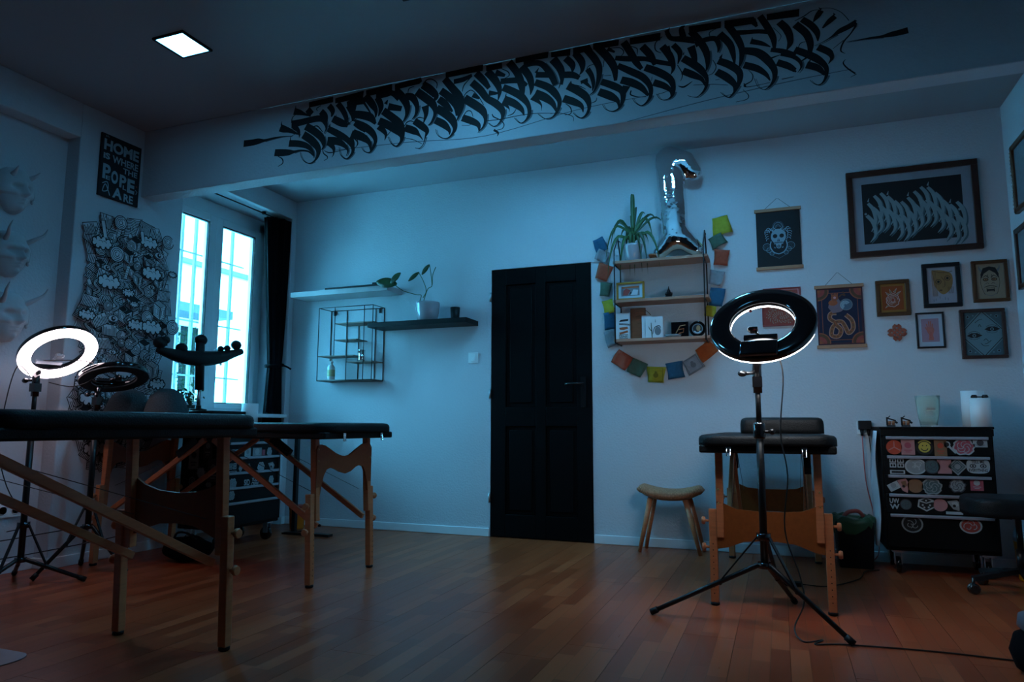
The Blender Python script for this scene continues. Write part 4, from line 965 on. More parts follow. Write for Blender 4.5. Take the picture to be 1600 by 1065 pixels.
RUST = mat('rust_print', (.28, .075, .035), .8, noise=.2)
TEAL = mat('pale_teal_print', (.13, .22, .25), .8, noise=.1)
INKP = mat('printed_black', (.008, .008, .010), .7)
def zt_(i): return ZB[i]+.0205
# framed photo
x0, x1 = P(963, 455, 1, 4.77).x, P(1007, 455, 1, 4.77).x
ph = thing('framed_photo', 'small gold framed photo standing on the middle board of the hanging rack', 'picture', ((x0+x1)/2, 4.77, zt_(1)))
z0 = zt_(1)+.001; z1 = z0+.128
b = MB()
for q in ((x0, x1, z0, z0+.014), (x0, x1, z1-.014, z1), (x0, x0+.014, z0, z1), (x1-.014, x1, z0, z1)): b.mm((q[0], 4.765, q[2]), (q[1], 4.782, q[3]))
b.build('frame', GOLD, ph, bevel=.002)
MB().mm((x0+.01, 4.775, z0+.01), (x1-.01, 4.780, z1-.01)).build('mount', SKYB, ph)
c = Canvas((x0, 4.775, z0), (1, 0, 0), (0, 0, 1), (0, -1, 0)); w_ = x1-x0
c.rect(.035, .03, w_-.035, .1, GRY); c.poly([(.045, .035), (.08, .035), (.1, .07), (.07, .085), (.05, .07)], MAR); c.poly([(.1, .035), (w_-.05, .035), (w_-.045, .07), (.12, .075)], mat('snow_print', (.5, .55, .6), .8)); c.rect(.04, .085, w_-.04, .098, ORG); c.poly([(.09, .04), (.11, .05), (.1, .06)], INKP)
c.build('photo_print', ph)
MB().bar(((x0+x1)/2, 4.783, z0+.10), ((x0+x1)/2, 4.83, z0+.003), .03, .003).build('easel_back', BLK, ph)
# small dark pagoda figure
px_, pz = P(1045, 465, 1, 4.80).x, zt_(1)
pg = thing('pagoda_figurine', 'small dark tiered figurine in the middle of the second board', 'figurine', (px_, 4.80, pz))
b = MB(); b.mm((px_-.045, 4.775, pz+.0005), (px_+.045, 4.825, pz+.01)); b.build('base', BLK, pg, bevel=.002)
for k, (r_, z) in enumerate(((.032, .01), (.026, .026), (.018, .042))):
    MB().lathe([(r_, 0), (r_*.7, .006), (r_*.62, .016)], (px_, 4.80, pz+z), 10).build('tier', BLK, pg)
MB().lathe([(.010, 0), (.004, .015), (.002, .03)], (px_, 4.80, pz+.056), 8).lathe([(.004, 0), (.001, .018)], (px_-.022, 4.80, pz+.028), 6).lathe([(.004, 0), (.001, .018)], (px_+.022, 4.80, pz+.028), 6).build('spire', BLK, pg)
cn = MB().mm((P(1021, 466, 1, 4.78).x, 4.77, pz+.0005), (P(1028, 466, 1, 4.78).x, 4.80, pz+.006)).build('small_black_disc', BLK, None, bevel=.002); tag(cn, 'tiny flat black piece lying left of the dark figurine', 'trinket')
zb = zt_(2)+.0005
def upright(name, label, cat, x0, x1, Y, h, t, m, lean=0):
    a, c = P(x0, 520, 1, Y).x, P(x1, 520, 1, Y).x
    o = thing(name, label, cat, ((a+c)/2, Y, zb)); MB().mm((a, Y, zb), (c, Y+t, zb+h)).build('block', m, o, bevel=.0015); return o, a, c
bk, a, c_ = upright('illustrated_book', 'white covered book with red and black lettering, at the left end of the bottom board', 'book', 961, 984, 4.775, .188, .02, PAPER)
c = Canvas((a, 4.775, zb), (1, 0, 0), (0, 0, 1), (0, -1, 0)); w_ = c_-a
c.poly([(.03, .125), (w_-.01, .13), (w_-.008, .145), (.04, .14)], INKP)
for k in range(7): c.circle((.036+.011*k, .112-.0015*k), .007, INKP, 8); c.circle((.037+.011*k, .113-.0015*k), .003, PAPER, 6)
c.poly([(.03, .085), (w_-.015, .09), (w_-.01, .075), (w_*.6, .068), (.036, .07)], ORG); c.poly([(.03, .05), (w_-.015, .064), (w_-.01, .05), (.036, .036)], ORG)
c.frame(.03, .006, w_-.012, .036, .003, INKP); c.text('ZINE', .035, .012, w_-.018, .03, INKP, .02); c.build('cover_print', bk)
wd, a, c_ = upright('carved_wood_panel', 'tall brown carved wooden panel standing behind the cards on the bottom board', 'wood panel', 985.5, 1009, 4.80, .222, .018, mat('dark_carved_wood', (.17, .055, .02), .5, noise=.4, scale=12, stretch=(1, 1, 4)))
c = Canvas((a, 4.80, zb), (1, 0, 0), (0, 0, 1), (0, -1, 0)); w_ = c_-a
for k in range(5): c.arc((w_*.6, .09), .02+.02*k, -1+.2*k, 2.2-.1*k, .004, RUST if k % 2 else BRN, 14, ry=.025+.025*k)
c.frame(.003, .003, w_-.003, .219, .003, BRN); c.build('carved_relief', wd)
o, a, c_ = upright('plain_card', 'plain pale card partly hidden behind the plant print card', 'card', 1003, 1019, 4.79, .165, .004, PAPER)
cd_, a, c_ = upright('plant_print_card', 'white card printed with a green sprig, on the bottom board', 'card', 1008.5, 1036, 4.772, .150, .006, PAPER)
c = Canvas((a, 4.772, zb), (1, 0, 0), (0, 0, 1), (0, -1, 0))
c.ribbon(smooth_path([(.046, .002, .005), (.044, .05, .007), (.040, .11, .003)]), 0, LEAF); c.ribbon(smooth_path([(.044, .05, .004), (.03, .065, .005), (.022, .085, .002)]), 0, LEAF)
c.ribbon(smooth_path([(.05, .03, .003), (.065, .075, .005), (.095, .085, .006), (.105, .07, .003)]), 0, INKP); c.circle((.085, .05), .022, GRY, 14, ry=.03); c.ribbon([(.07, .11, .004), (.07, .13, .002)], 0, INKP); c.build('sprig_print', cd_)
ds = thing('glass_dish', 'shallow grey dish between the plant card and the black tin', 'dish', (P(1052, 527, 1, 4.80).x, 4.79, zb))
MB().lathe([(.03, 0), (.05, .008), (.058, .02), (.054, .02), (.045, .008)], (ds.location.x, 4.79, zb), 20).build('bowl', mat('grey_glass', (.3, .36, .4), .15, trans=.3), ds)
bt_, a, c_ = upright('black_tile', 'square black tile with an orange sign, standing on the bottom board', 'tile', 1049, 1076, 4.79, .108, .012, BLKG)
c = Canvas((a, 4.79, zb), (1, 0, 0), (0, 0, 1), (0, -1, 0)); w_ = c_-a
c.ribbon([(.03, .03), (.06, .08), (.095, .085)], .006, TAN); c.ribbon([(.05, .055), (.085, .06), (.08, .035), (.055, .03)], .006, ORG); c.ribbon([(.055, .03), (.04, .02)], .005, ORG); c.build('painted_sign', bt_)
rt_ = thing('round_tin', 'round dark patterned tin standing at the right end of the bottom board', 'tin', (P(1090, 520, 1, 4.79).x, 4.79, zb))
xr = rt_.location.x; MB().lathe([(.05, 0), (.054, .003), (.054, .018), (.05, .021)], (xr, 4.81, zb+.0545), 32, (0, -1, 0)).build('body', BLKG, rt_)
c = Canvas((xr, 4.789, zb+.0545), (1, 0, 0), (0, 0, 1), (0, -1, 0)); c.circle((0, 0), .036, GRY, 24); c.circle((0, 0), .030, INKP, 24); c.circle((.006, .004), .014, TAN, 10, ry=.02); c.arc((0, -.005), .022, 3.6, 5.8, .008, SKYB, 10); c.build('lid_print', rt_)

# ------------------------------------------------------------ pictures
FRD = mat('dark_walnut_frame', (.045, .016, .010), .35, noise=.3, scale=20)
FRB = mat('black_frame', (.006, .006, .008), .4)
FRW = mat('brown_wood_frame', (.09, .035, .012), .4, noise=.3, scale=20)
TIMB = mat('light_timber_batten', (.42, .20, .11), .5, noise=.15, stretch=(1, 8, 8))
def quadpic(name, label, quad, bw, fm, axis=1, val=None, depth=.022, matw=0, inner=None, paper=PAPER, group=None, draw=None, glass=False):
    val = val if val is not None else YB
    pts = [P(x, y, axis, val-(depth if axis == 1 else depth)) for x, y in quad]      # tl, tr, br, bl
    cx = sum(pts, Vector())/4
    if axis == 1:
        xa_ = (pts[0].x+pts[3].x)/2; xb_ = (pts[1].x+pts[2].x)/2; za = (pts[3].z+pts[2].z)/2; zb_ = (pts[0].z+pts[1].z)/2
        rot = math.atan2((pts[1].z-pts[0].z+pts[2].z-pts[3].z)/2, xb_-xa_); rot = 0
        O = Vector((xa_, val, za)); U = Vector((1, 0, 0)); N = Vector((0, -1, 0)); wd_ = xb_-xa_
    ht_ = zb_-za; V = Vector((0, 0, 1))
    o = thing(name, label, 'picture', O+U*wd_/2, 0, group)
    b = MB()
    for (u0, v0, u1, v1) in ((0, 0, wd_, bw), (0, ht_-bw, wd_, ht_), (0, bw, bw, ht_-bw), (wd_-bw, bw, wd_, ht_-bw)):
        b.mm(O+U*u0+V*v0+N*.0006, O+U*u1+V*v1+N*depth)
    b.build('frame', fm, o, bevel=.003)
    MB().mm(O+U*(bw*.7)+V*(bw*.7)+N*.001, O+U*(wd_-bw*.7)+V*(ht_-bw*.7)+N*(depth*.45)).build('backing', paper, o)
    c = Canvas(O+U*bw+V*bw+N*(depth*.45), U, V, N, step=.00003); W_, H_ = wd_-2*bw, ht_-2*bw
    if draw: draw(c, W_, H_); c.build('print', o)
    return o
def d_calli(c, W_, H_):
    m = W_*.08; c.rect(m, m*.9, W_-m, H_-m*.95, INKP); g1, g2 = mat('silver_brush_paint', (.19, .25, .27), .7, noise=.2, scale=30), mat('dim_teal_paint', (.06, .11, .13), .7)
    r_ = random.Random(5); n = 14
    for k in range(n):
        x = m+W_*.05+(W_*.74)*k/(n-1); zt2 = H_*(.64+.12*sin(k*.9)+.12*math.exp(-((k-6)/2.2)**2)); s_ = W_*.055
        for q, (mm_, off) in enumerate(((g2, .008), (g1, 0))):
            c.ribbon(smooth_path([(x+off, zt2-off, s_*.5), (x+s_*.8+off, zt2-H_*.10-off, s_*.62), (x+s_*1.0+off, zt2-H_*.26-off, s_*.45), (x+s_*.3+off, zt2-H_*.38-off, s_*.12)]), 0, mm_)
            c.ribbon(smooth_path([(x-s_*.3+off, zt2-H_*.16-off, s_*.6), (x+s_*.6+off, zt2-H_*.26-off, s_*.62), (x+s_*.9+off, zt2-H_*.42-off, s_*.45), (x+off, zt2-H_*.52-off, s_*.08)]), 0, mm_)
        if k % 3 == 0: c.ribbon(smooth_path([(x, zt2+H_*.02, s_*.3), (x+s_*.2, zt2+H_*.07, s_*.05)]), 0, g1)
    c.circle((m*1.3, H_*.5), .008, g1, 8); c.circle((W_-m*1.4, H_*.45), .008, g1, 8)
quadpic('framed_calligraphy', 'large landscape picture of pale brush calligraphy on black in a dark brown frame', [(1320, 270), (1528, 247), (1537, 387), (1330, 403)], .036, FRD, depth=.03, draw=d_calli, paper=mat('blue_grey_mount', (.26, .27, .31), .8))
def d_flower(c, W_, H_):
    c.rect(0, 0, W_, H_, mat('ochre_inner_frame', (.26, .12, .02), .5)); c.rect(W_*.08, H_*.08, W_*.92, H_*.92, mat('burnt_orange_ground', (.26, .05, .008), .8))
    L = mat('pinkish_line', (.50, .34, .33), .8)
    for (x, y, a) in ((.30, .66, 2.3), (.42, .74, 1.9), (.62, .76, 1.1), (.76, .68, .7), (.27, .22, 3.9), (.36, .60, 2.6), (.68, .64, .9)):
        x *= W_; y *= H_; l = W_*.13; p = [(x-l*.7*cos(a)-l*.4*sin(a), y-l*.7*sin(a)+l*.4*cos(a)), (x+l*cos(a), y+l*sin(a)), (x-l*.7*cos(a)+l*.4*sin(a), y-l*.7*sin(a)-l*.4*cos(a))]
        c.poly(p, L); q = [(x+(v[0]-x)*.75, y+(v[1]-y)*.75) for v in p]; c.poly(q, mat('olive_petal', (.16, .12, .06), .8)); c.ribbon([q[1], (x, y)], W_*.012, L)
    for k in range(9): a = 2*pi*k/9; c.circle((W_*(.50+.17*cos(a)), H_*(.42+.16*sin(a))), W_*.11, L, 14)
    for k in range(9): a = 2*pi*k/9; c.circle((W_*(.50+.165*cos(a)), H_*(.42+.155*sin(a))), W_*.088, RUST, 14)
    for k, r_ in enumerate((.2, .14, .08)): c.arc((W_*.5, H_*.43), W_*r_, k*1.1, k*1.1+4.6, W_*.02, L, 16)
    c.circle((W_*.52, H_*.44), W_*.05, MAR, 10)
quadpic('framed_flower', 'small picture of a pinkish rose on orange in a wide brown and gold frame', [(1367, 439), (1420, 435), (1424, 491), (1371, 495)], .024, FRW, draw=d_flower)
def d_face(c, W_, H_):
    c.rect(W_*.0, 0, W_, H_, mat('pale_lilac_paper', (.32, .31, .36), .8)); sk = mat('ochre_skin_wash', (.25, .13, .045), .8, noise=.2, scale=30)
    c.poly(smooth_path([(W_*.18, H_*.93), (W_*.5, H_*.92), (W_*.85, H_*.82), (W_*.9, H_*.6), (W_*.82, H_*.4), (W_*.6, H_*.25), (W_*.42, H_*.3), (W_*.25, H_*.5)], 3), sk)
    for k in range(9): c.ribbon([(W_*(.17+.02*k), H_*.9), (W_*(.18+.022*k), H_*.2)], W_*.012, BRN if k % 2 else TAN)
    for k in range(6): c.ribbon([(W_*(.72+.035*k), H_*.45), (W_*(.72+.035*k), H_*.26)], W_*.012, BRN)
    c.ribbon(smooth_path([(W_*.2, H_*.93), (W_*.45, H_*.86), (W_*.75, H_*.85), (W_*.9, H_*.88)]), W_*.02, BRN)
    for (x, y) in ((.40, .60), (.72, .69)):
        c.circle((W_*x, H_*y), W_*.11, BRN, 16); c.circle((W_*x, H_*y), W_*.08, sk, 16); c.circle((W_*x, H_*y), W_*.05, INKP, 12)
    c.ribbon(smooth_path([(W_*.5, H_*.74), (W_*.62, H_*.6), (W_*.6, H_*.46), (W_*.52, H_*.45)]), W_*.018, BRN); c.circle((W_*.47, H_*.36), W_*.055, BRN, 10, ry=W_*.035)
    for (x, y) in ((.2, .12), (.28, .14), (.42, .2), (.6, .16), (.7, .14)): c.ribbon([(W_*x, H_*y), (W_*x, H_*(y-.07))], W_*.02, GRY)
quadpic('portrait_picture', 'black framed portrait picture of a stylised brown face with round eyes and tears', [(1439, 414), (1500, 407), (1504, 477), (1445, 482)], .026, FRB, draw=d_face)
def d_mask(c, W_, H_):
    c.rect(0, 0, W_, H_, CRM); g = INKP
    for s_ in (-1, 1):
        c.ribbon(smooth_path([(W_*(.5+s_*.26), H_*.78, W_*.10), (W_*(.5+s_*.34), H_*.86, W_*.06), (W_*(.5+s_*.36), H_*.95, W_*.01)]), 0, GRY)
        c.poly([(W_*.5, H_*.92), (W_*(.5+s_*.22), H_*.88), (W_*(.5+s_*.32), H_*.7), (W_*(.5+s_*.3), H_*.58), (W_*(.5+s_*.2), H_*.72), (W_*.5, H_*.82)], g)
        c.ribbon(smooth_path([(W_*(.5+s_*.31), H_*.64), (W_*(.5+s_*.33), H_*.45), (W_*(.5+s_*.27), H_*.25), (W_*(.5+s_*.2), H_*.12)]), W_*.014, g)
        c.circle((W_*(.5+s_*.15), H_*.55), W_*.10, g, 14, ry=W_*.07); c.circle((W_*(.5+s_*.15), H_*.55), W_*.07, TAN, 12, ry=W_*.045); c.circle((W_*(.5+s_*.14), H_*.55), W_*.025, g, 8)
        c.ribbon(smooth_path([(W_*(.5+s_*.04), H_*.60, W_*.03), (W_*(.5+s_*.14), H_*.66, W_*.03), (W_*(.5+s_*.26), H_*.6, W_*.01)]), 0, g)
        c.arc((W_*(.5+s_*.1), H_*.42), W_*.05, 0, 3.1, W_*.012, g, 8); c.ribbon(smooth_path([(W_*(.5+s_*.16), H_*.45), (W_*(.5+s_*.24), H_*.34), (W_*(.5+s_*.2), H_*.2)]), W_*.012, GRY)
        c.circle((W_*(.5+s_*.07), H_*.67), W_*.02, g, 8)
    c.ribbon(smooth_path([(W_*.28, H_*.33, W_*.02), (W_*.5, H_*.37, W_*.03), (W_*.72, H_*.33, W_*.02)]), 0, g); c.rect(W_*.36, H_*.2, W_*.64, H_*.31, g); c.rect(W_*.38, H_*.275, W_*.62, H_*.30, CRM); c.rect(W_*.40, H_*.205, W_*.6, H_*.225, CRM)
    c.ribbon(smooth_path([(W_*.3, H_*.15), (W_*.5, H_*.08), (W_*.7, H_*.15)]), W_*.02, GRY)
quadpic('framed_demon_mask', 'brown framed ink drawing of a horned grinning mask on cream paper', [(1517, 408), (1574, 404), (1579, 469), (1522, 473)], .020, FRW, draw=d_mask)
def d_hand(c, W_, H_):
    c.rect(0, 0, W_, H_, mat('pale_blue_mount', (.40, .46, .54), .8)); c.rect(W_*.14, H_*.14, W_*.86, H_*.86, mat('dusty_pink_card', (.34, .20, .25), .8)); h = mat('salmon_hand_print', (.46, .13, .10), .8, noise=.2, scale=30)
    c.poly(smooth_path([(W_*.42, H_*.2), (W_*.62, H_*.2), (W_*.6, H_*.35), (W_*.66, H_*.5), (W_*.6, H_*.6), (W_*.4, H_*.6), (W_*.36, H_*.48), (W_*.44, H_*.36)], 3), h)
    for (x0_, y0_, x1_, y1_) in ((.40, .55, .36, .70), (.46, .58, .45, .78), (.52, .58, .53, .78), (.58, .56, .60, .70), (.38, .5, .30, .60)): c.ribbon([(W_*x0_, H_*y0_), (W_*x1_, H_*y1_)], W_*.055, h)
    c.ribbon([(W_*.5, H_*.25), (W_*.52, H_*.45)], W_*.015, MAR)
quadpic('framed_hand', 'small thin black frame with a red hand print on pink card', [(1430, 489), (1474, 486), (1479, 542), (1434, 545)], .011, FRB, depth=.018, draw=d_hand)
def d_eyes(c, W_, H_):
    c.rect(0, 0, W_, H_, TEAL); cx, cy = W_/2, H_/2
    for (p, q) in (((0, 0), (1, 1)), ((1, 0), (-1, 1)), ((0, 1), (1, -1)), ((1, 1), (-1, -1))):
        x, y = p[0]*W_, p[1]*H_; c.poly([(x, y), (x+q[0]*W_*.42, y), (x, y+q[1]*H_*.36)], mat('corner_hatch_print', (.06, .11, .13), .8)); c.ribbon([(x+q[0]*W_*.48, y), (x, y+q[1]*H_*.40)], W_*.02, INKP); c.circle((x+q[0]*W_*.12, y+q[1]*H_*.1), W_*.05, TEAL, 10); c.circle((x+q[0]*W_*.12, y+q[1]*H_*.1), W_*.03, INKP, 8); c.circle((x+q[0]*W_*.26, y+q[1]*H_*.07), W_*.025, TEAL, 8)
    for (x, y) in ((.26, .46), (.74, .60)):
        X_, Y_ = x*W_, y*H_; c.poly([(X_-W_*.2, Y_), (X_-W_*.08, Y_+H_*.06), (X_+W_*.08, Y_+H_*.06), (X_+W_*.22, Y_), (X_+W_*.08, Y_-H_*.05), (X_-W_*.08, Y_-H_*.05)], INKP)
        c.circle((X_, Y_), W_*.05, TEAL, 10); c.circle((X_, Y_), W_*.03, INKP, 8); c.arc((X_, Y_), W_*.17, .4, 2.7, W_*.012, INKP, 10, ry=H_*.10); c.arc((X_, Y_), W_*.17, 3.6, 5.8, W_*.010, INKP, 10, ry=H_*.09)
    for q in ([(.38, .66), (.42, .72), (.46, .66)], [(.5, .34), (.56, .38), (.62, .32)], [(.52, .26), (.6, .28), (.7, .34)], [(.3, .76), (.4, .82), (.5, .84)], [(.42, .28), (.5, .22), (.62, .22)]): c.ribbon(smooth_path([(a_*W_, b_*H_) for a_, b_ in q]), W_*.015, INKP)
quadpic('framed_eye_print', 'dark framed pale teal print with two ornate eyes, lowest and furthest right', [(1499, 484), (1570, 480), (1577, 558), (1505, 561)], .020, FRD, depth=.03, draw=d_eyes)
def d_red1(c, W_, H_):
    c.rect(0, 0, W_, H_, MAR); c.frame(W_*.03, H_*.06, W_*.97, H_*.94, .004, PNK); c.rect(W_*.12, H_*.16, W_*.8, H_*.84, RUST)
quadpic('small_red_picture', 'narrow red picture mostly hidden behind the top of the dark ring light', [(1192, 450), (1251, 448), (1252, 470), (1192, 472)], .008, mat('maroon_frame', (.28, .04, .04), .5), depth=.012, draw=d_red1)
def d_red2(c, W_, H_):
    c.rect(0, 0, W_, H_, MAR); r_ = random.Random(4)
    for k in range(170):
        a, q = k*2.399, .0068*math.sqrt(k); x, y = W_*.42+q*cos(a)*1.05, H_*.55+q*sin(a)*.75
        if 0 < x < W_*.93 and .01 < y < H_*.97: c.circle((x, y), .0042, CRM if k % 4 else RUST, 5)
quadpic('red_dotted_picture', 'red picture with a spiral of cream dots, seen through the hole of the dark ring', [(1190, 478), (1262, 478), (1262, 507), (1192, 510)], .007, mat('maroon_frame', (.28, .04, .04), .5), depth=.014, draw=d_red2)
# hanging scrolls with battens
def scroll(label, quad, apex, draw, ground):
    tl, tr, br, bl = [P(x, y, 1, YB-.008) for x, y in quad]; x0, x1, z0, z1 = (tl.x+bl.x)/2, (tr.x+br.x)/2, (bl.z+br.z)/2, (tl.z+tr.z)/2
    o = thing('hanging_poster', label, 'poster', ((x0+x1)/2, YB, z0), 0, 'posters hung between wooden battens')
    for z in (z0, z1-.02): MB().mm((x0-.006, YB-.016, z), (x1+.006, YB-.001, z+.022)).build('batten', TIMB, o, bevel=.002)
    MB().mm((x0+.003, YB-.008, z0+.01), (x1-.003, YB-.0062, z1-.01)).build('sheet', ground, o)
    ap = P(*apex, 1, YB-.01); MB().tube([(x0+.06, YB-.01, z1), (ap.x, YB-.01, ap.z), (x1-.06, YB-.01, z1)], .0013, 5).build('string', CABLE, o); MB().tube([(ap.x, YB-.012, ap.z), (ap.x, YB, ap.z)], .003, 6).build('nail', ALU, o)
    c = Canvas((x0+.003, YB-.008, z0+.022), (1, 0, 0), (0, 0, 1), (0, -1, 0), step=.00003); draw(c, x1-x0-.006, z1-z0-.042); c.build('print', o)
def d_skull(c, W_, H_):
    g = mat('chalk_blue_line', (.22, .32, .38), .8); d = mat('dim_blue_line', (.07, .11, .14), .8); c.circle((W_*.5, H_*.54), W_*.17, g, 24, ry=H_*.14); c.rect(W_*.40, H_*.33, W_*.6, H_*.45, g)
    for s_ in (-1, 1):
        c.circle((W_*(.5+s_*.075), H_*.55), W_*.052, INKP, 14); c.poly([(W_*(.5+s_*.005), H_*.45), (W_*(.5+s_*.03), H_*.45), (W_*(.5+s_*.008), H_*.51)], INKP)
        for k in range(6): c.arc((W_*(.5+s_*(.08+.035*k)), H_*(.64+.02*sin(k*2))), W_*.05, s_*.5+.5, s_*.5+3.9, W_*.014, g, 10, ry=H_*.045)
        for k in range(4): c.arc((W_*(.5+s_*(.23+.01*k)), H_*(.48+.04*k)), W_*.045, 0 if s_ > 0 else 1.2, 3.4, W_*.012, g, 8)
        for (x, y, r_) in ((.27, .36, .09), (.22, .30, .06), (.16, .24, .05)):
            for q in (1, .65, .3): c.arc((W_*(.5+s_*x), H_*y), W_*r_*q, 0, 6.3, W_*.008, d if q < 1 else g, 14)
        c.ribbon(smooth_path([(W_*(.5+s_*.17), H_*.46), (W_*(.5+s_*.19), H_*.36), (W_*(.5+s_*.12), H_*.26), (W_*.5, H_*.22)]), W_*.025, g); c.ribbon([(W_*(.5+s_*.2), H_*.22), (W_*.5, H_*.14)], W_*.01, d)
    c.arc((W_*.5, H_*.40), W_*.09, pi, 2*pi, W_*.05, INKP, 12); c.circle((W_*.5, H_*.36), W_*.055, g, 14); c.circle((W_*.5, H_*.36), W_*.035, INKP, 12); c.circle((W_*.5, H_*.36), W_*.018, g, 8)
    for k in range(7): c.rect(W_*(.41+.027*k), H_*.415, W_*(.427+.027*k), H_*.44, INKP)
    for k in range(5): c.arc((W_*.5, H_*.70), W_*(.03+.025*k), 0, pi, W_*.01, g if k % 2 else d, 12, ry=H_*(.03+.022*k))
    c.circle((W_*.5, H_*.62), W_*.02, g, 8)
scroll('black poster with a chalky blue skull hung between wooden battens', [(1179, 328), (1250, 323), (1254, 418), (1184, 423)], (1214, 309), d_skull, INKP)
def d_serpent(c, W_, H_):
    c.frame(0, 0, W_, H_, W_*.05, mat('dark_plum_border', (.05, .015, .025), .8)); c.frame(W_*.11, W_*.11, W_*.89, H_-W_*.11, W_*.012, RUST)
    for (x, y) in ((0.04, 0.04), (.96, .04), (.04, .96), (.96, .96)):
        for r_, m_ in ((.24, RUST), (.215, BRN), (.15, MAR), (.07, RUST), (.04, ORG)):
            pts = [(min(max(x*W_+W_*r_*cos(2*pi*k/28), W_*.03), W_*.97), min(max(y*H_+W_*r_*sin(2*pi*k/28), W_*.03), H_-W_*.03)) for k in range(28)]; c.poly(pts, m_)
    body = smooth_path([(W_*.62, H_*.52), (W_*.74, H_*.42), (W_*.76, H_*.28), (W_*.66, H_*.20), (W_*.60, H_*.30), (W_*.52, H_*.40), (W_*.38, H_*.38), (W_*.50, H_*.26), (W_*.44, H_*.15), (W_*.30, H_*.17), (W_*.32, H_*.30), (W_*.40, H_*.38), (W_*.28, H_*.46), (W_*.30, H_*.55), (W_*.42, H_*.56)], 6)
    c.ribbon(body, W_*.10, PNK); c.ribbon(body, W_*.085, TAN); c.ribbon(body, W_*.05, mat('snake_back_brown', (.16, .06, .03), .8))
    for k in range(2, len(body)-2, 3): c.circle(body[k], W_*.018, ORG, 6)
    c.poly(smooth_path([(W_*.25, H_*.66), (W_*.3, H_*.78), (W_*.42, H_*.86), (W_*.52, H_*.76), (W_*.6, H_*.66), (W_*.52, H_*.58), (W_*.34, H_*.56)], 3), mat('grey_pink_robe', (.20, .13, .16), .8))
    c.circle((W_*.36, H_*.74), W_*.10, ORG, 16, ry=H_*.05); c.circle((W_*.40, H_*.83), W_*.08, RUST, 14); c.circle((W_*.40, H_*.83), W_*.03, PNK, 10)
    for k in range(5): c.ribbon([(W_*(.34+.03*k), H_*.86), (W_*(.33+.035*k), H_*.91)], W_*.02, ORG)
    c.circle((W_*.64, H_*.70), W_*.14, GRY, 20); c.circle((W_*.64, H_*.70), W_*.12, mat('slate_blue_print', (.08, .13, .18), .8), 20)
    for k in range(4): c.arc((W_*.62, H_*.69), W_*(.10-.022*k), .5, 4.2, W_*.012, SKYB, 12)
    c.ribbon(smooth_path([(W_*.5, H_*.84), (W_*.56, H_*.88), (W_*.62, H_*.86), (W_*.58, H_*.93)]), W_*.03, BRN)
scroll('dark poster with a coiling orange serpent figure hung between wooden battens', [(1273, 447), (1347, 443), (1354, 541), (1279, 546)], (1308, 425), d_serpent, NVY)
# endless knot ornament
kc = P(1402, 519, 1, YB-.01); kn = thing('endless_knot_ornament', 'small rust red woven endless knot ornament below the rose picture', 'ornament', (kc.x, YB, kc.z))
q45 = lambda u, v: (kc.x+(u-v)*.7071, kc.z+(u+v)*.7071)
RK = mat('rust_red_enamel', (.33, .075, .04), .5, noise=.1); st_ = .021
for k in range(4):
    for d in (0, 1):
        o_ = (k-1.5)*st_; l = 2.05*st_ if k in (1, 2) else 1.55*st_
        a, e = ((o_, -l), (o_, l)) if d else ((-l, o_), (l, o_)); A, E_ = q45(*a), q45(*e)
        b = MB(); b.bar((A[0], YB-.006-.003*((k+d) % 2), A[1]), (E_[0], YB-.006-.003*((k+d+1) % 2), E_[1]), .011, .007, (0, 1, 0)); b.build('strand', RK, kn, bevel=.001)
for (u0, v0, u1, v1) in ((-1.5, 2.0, -.5, 2.0), (.5, 2.0, 1.5, 2.0), (-1.5, -2.0, -.5, -2.0), (.5, -2.0, 1.5, -2.0), (2.0, -1.5, 2.0, -.5), (2.0, .5, 2.0, 1.5), (-2.0, -1.5, -2.0, -.5), (-2.0, .5, -2.0, 1.5)):
    A, E_ = q45(u0*st_, v0*st_), q45(u1*st_, v1*st_); MB().bar((A[0], YB-.006, A[1]), (E_[0], YB-.006, E_[1]), .010, .007, (0, 1, 0)).build('corner_link', RK, kn, bevel=.001)
# two pictures on the right wall, only their edges in view
for (ya, yb_, za, zb_, fm, lab, nm) in ((4.15, 4.745, 2.06, 2.47, FRW, 'brown beaded frame on the right wall, upper one at the picture edge', 'side_wall_picture'), (4.2, 4.80, 1.62, 1.98, FRD, 'dark thin framed picture on the right wall, lower one at the picture edge', 'side_wall_picture')):
    o = thing(nm, lab, 'picture', (XR, (ya+yb_)/2, za), 0)
    b = MB()
    for q in ((ya, yb_, za, za+.03), (ya, yb_, zb_-.03, zb_), (ya, ya+.03, za, zb_), (yb_-.03, yb_, za, zb_)): b.mm((XR-.025, q[0], q[2]), (XR-.001, q[1], q[3]))
    b.build('frame', fm, o, bevel=.003); MB().mm((XR-.012, ya+.02, za+.02), (XR-.002, yb_-.02, zb_-.02)).build('print', GRY, o)
    if za > 2:
        b = MB()
        for k in range(18): b.ball((XR-.027, yb_-.006, za+.012+k*.0225), .006, None, 4)
        b.build('beading', ALU, o)['kind'] = 'stuff'

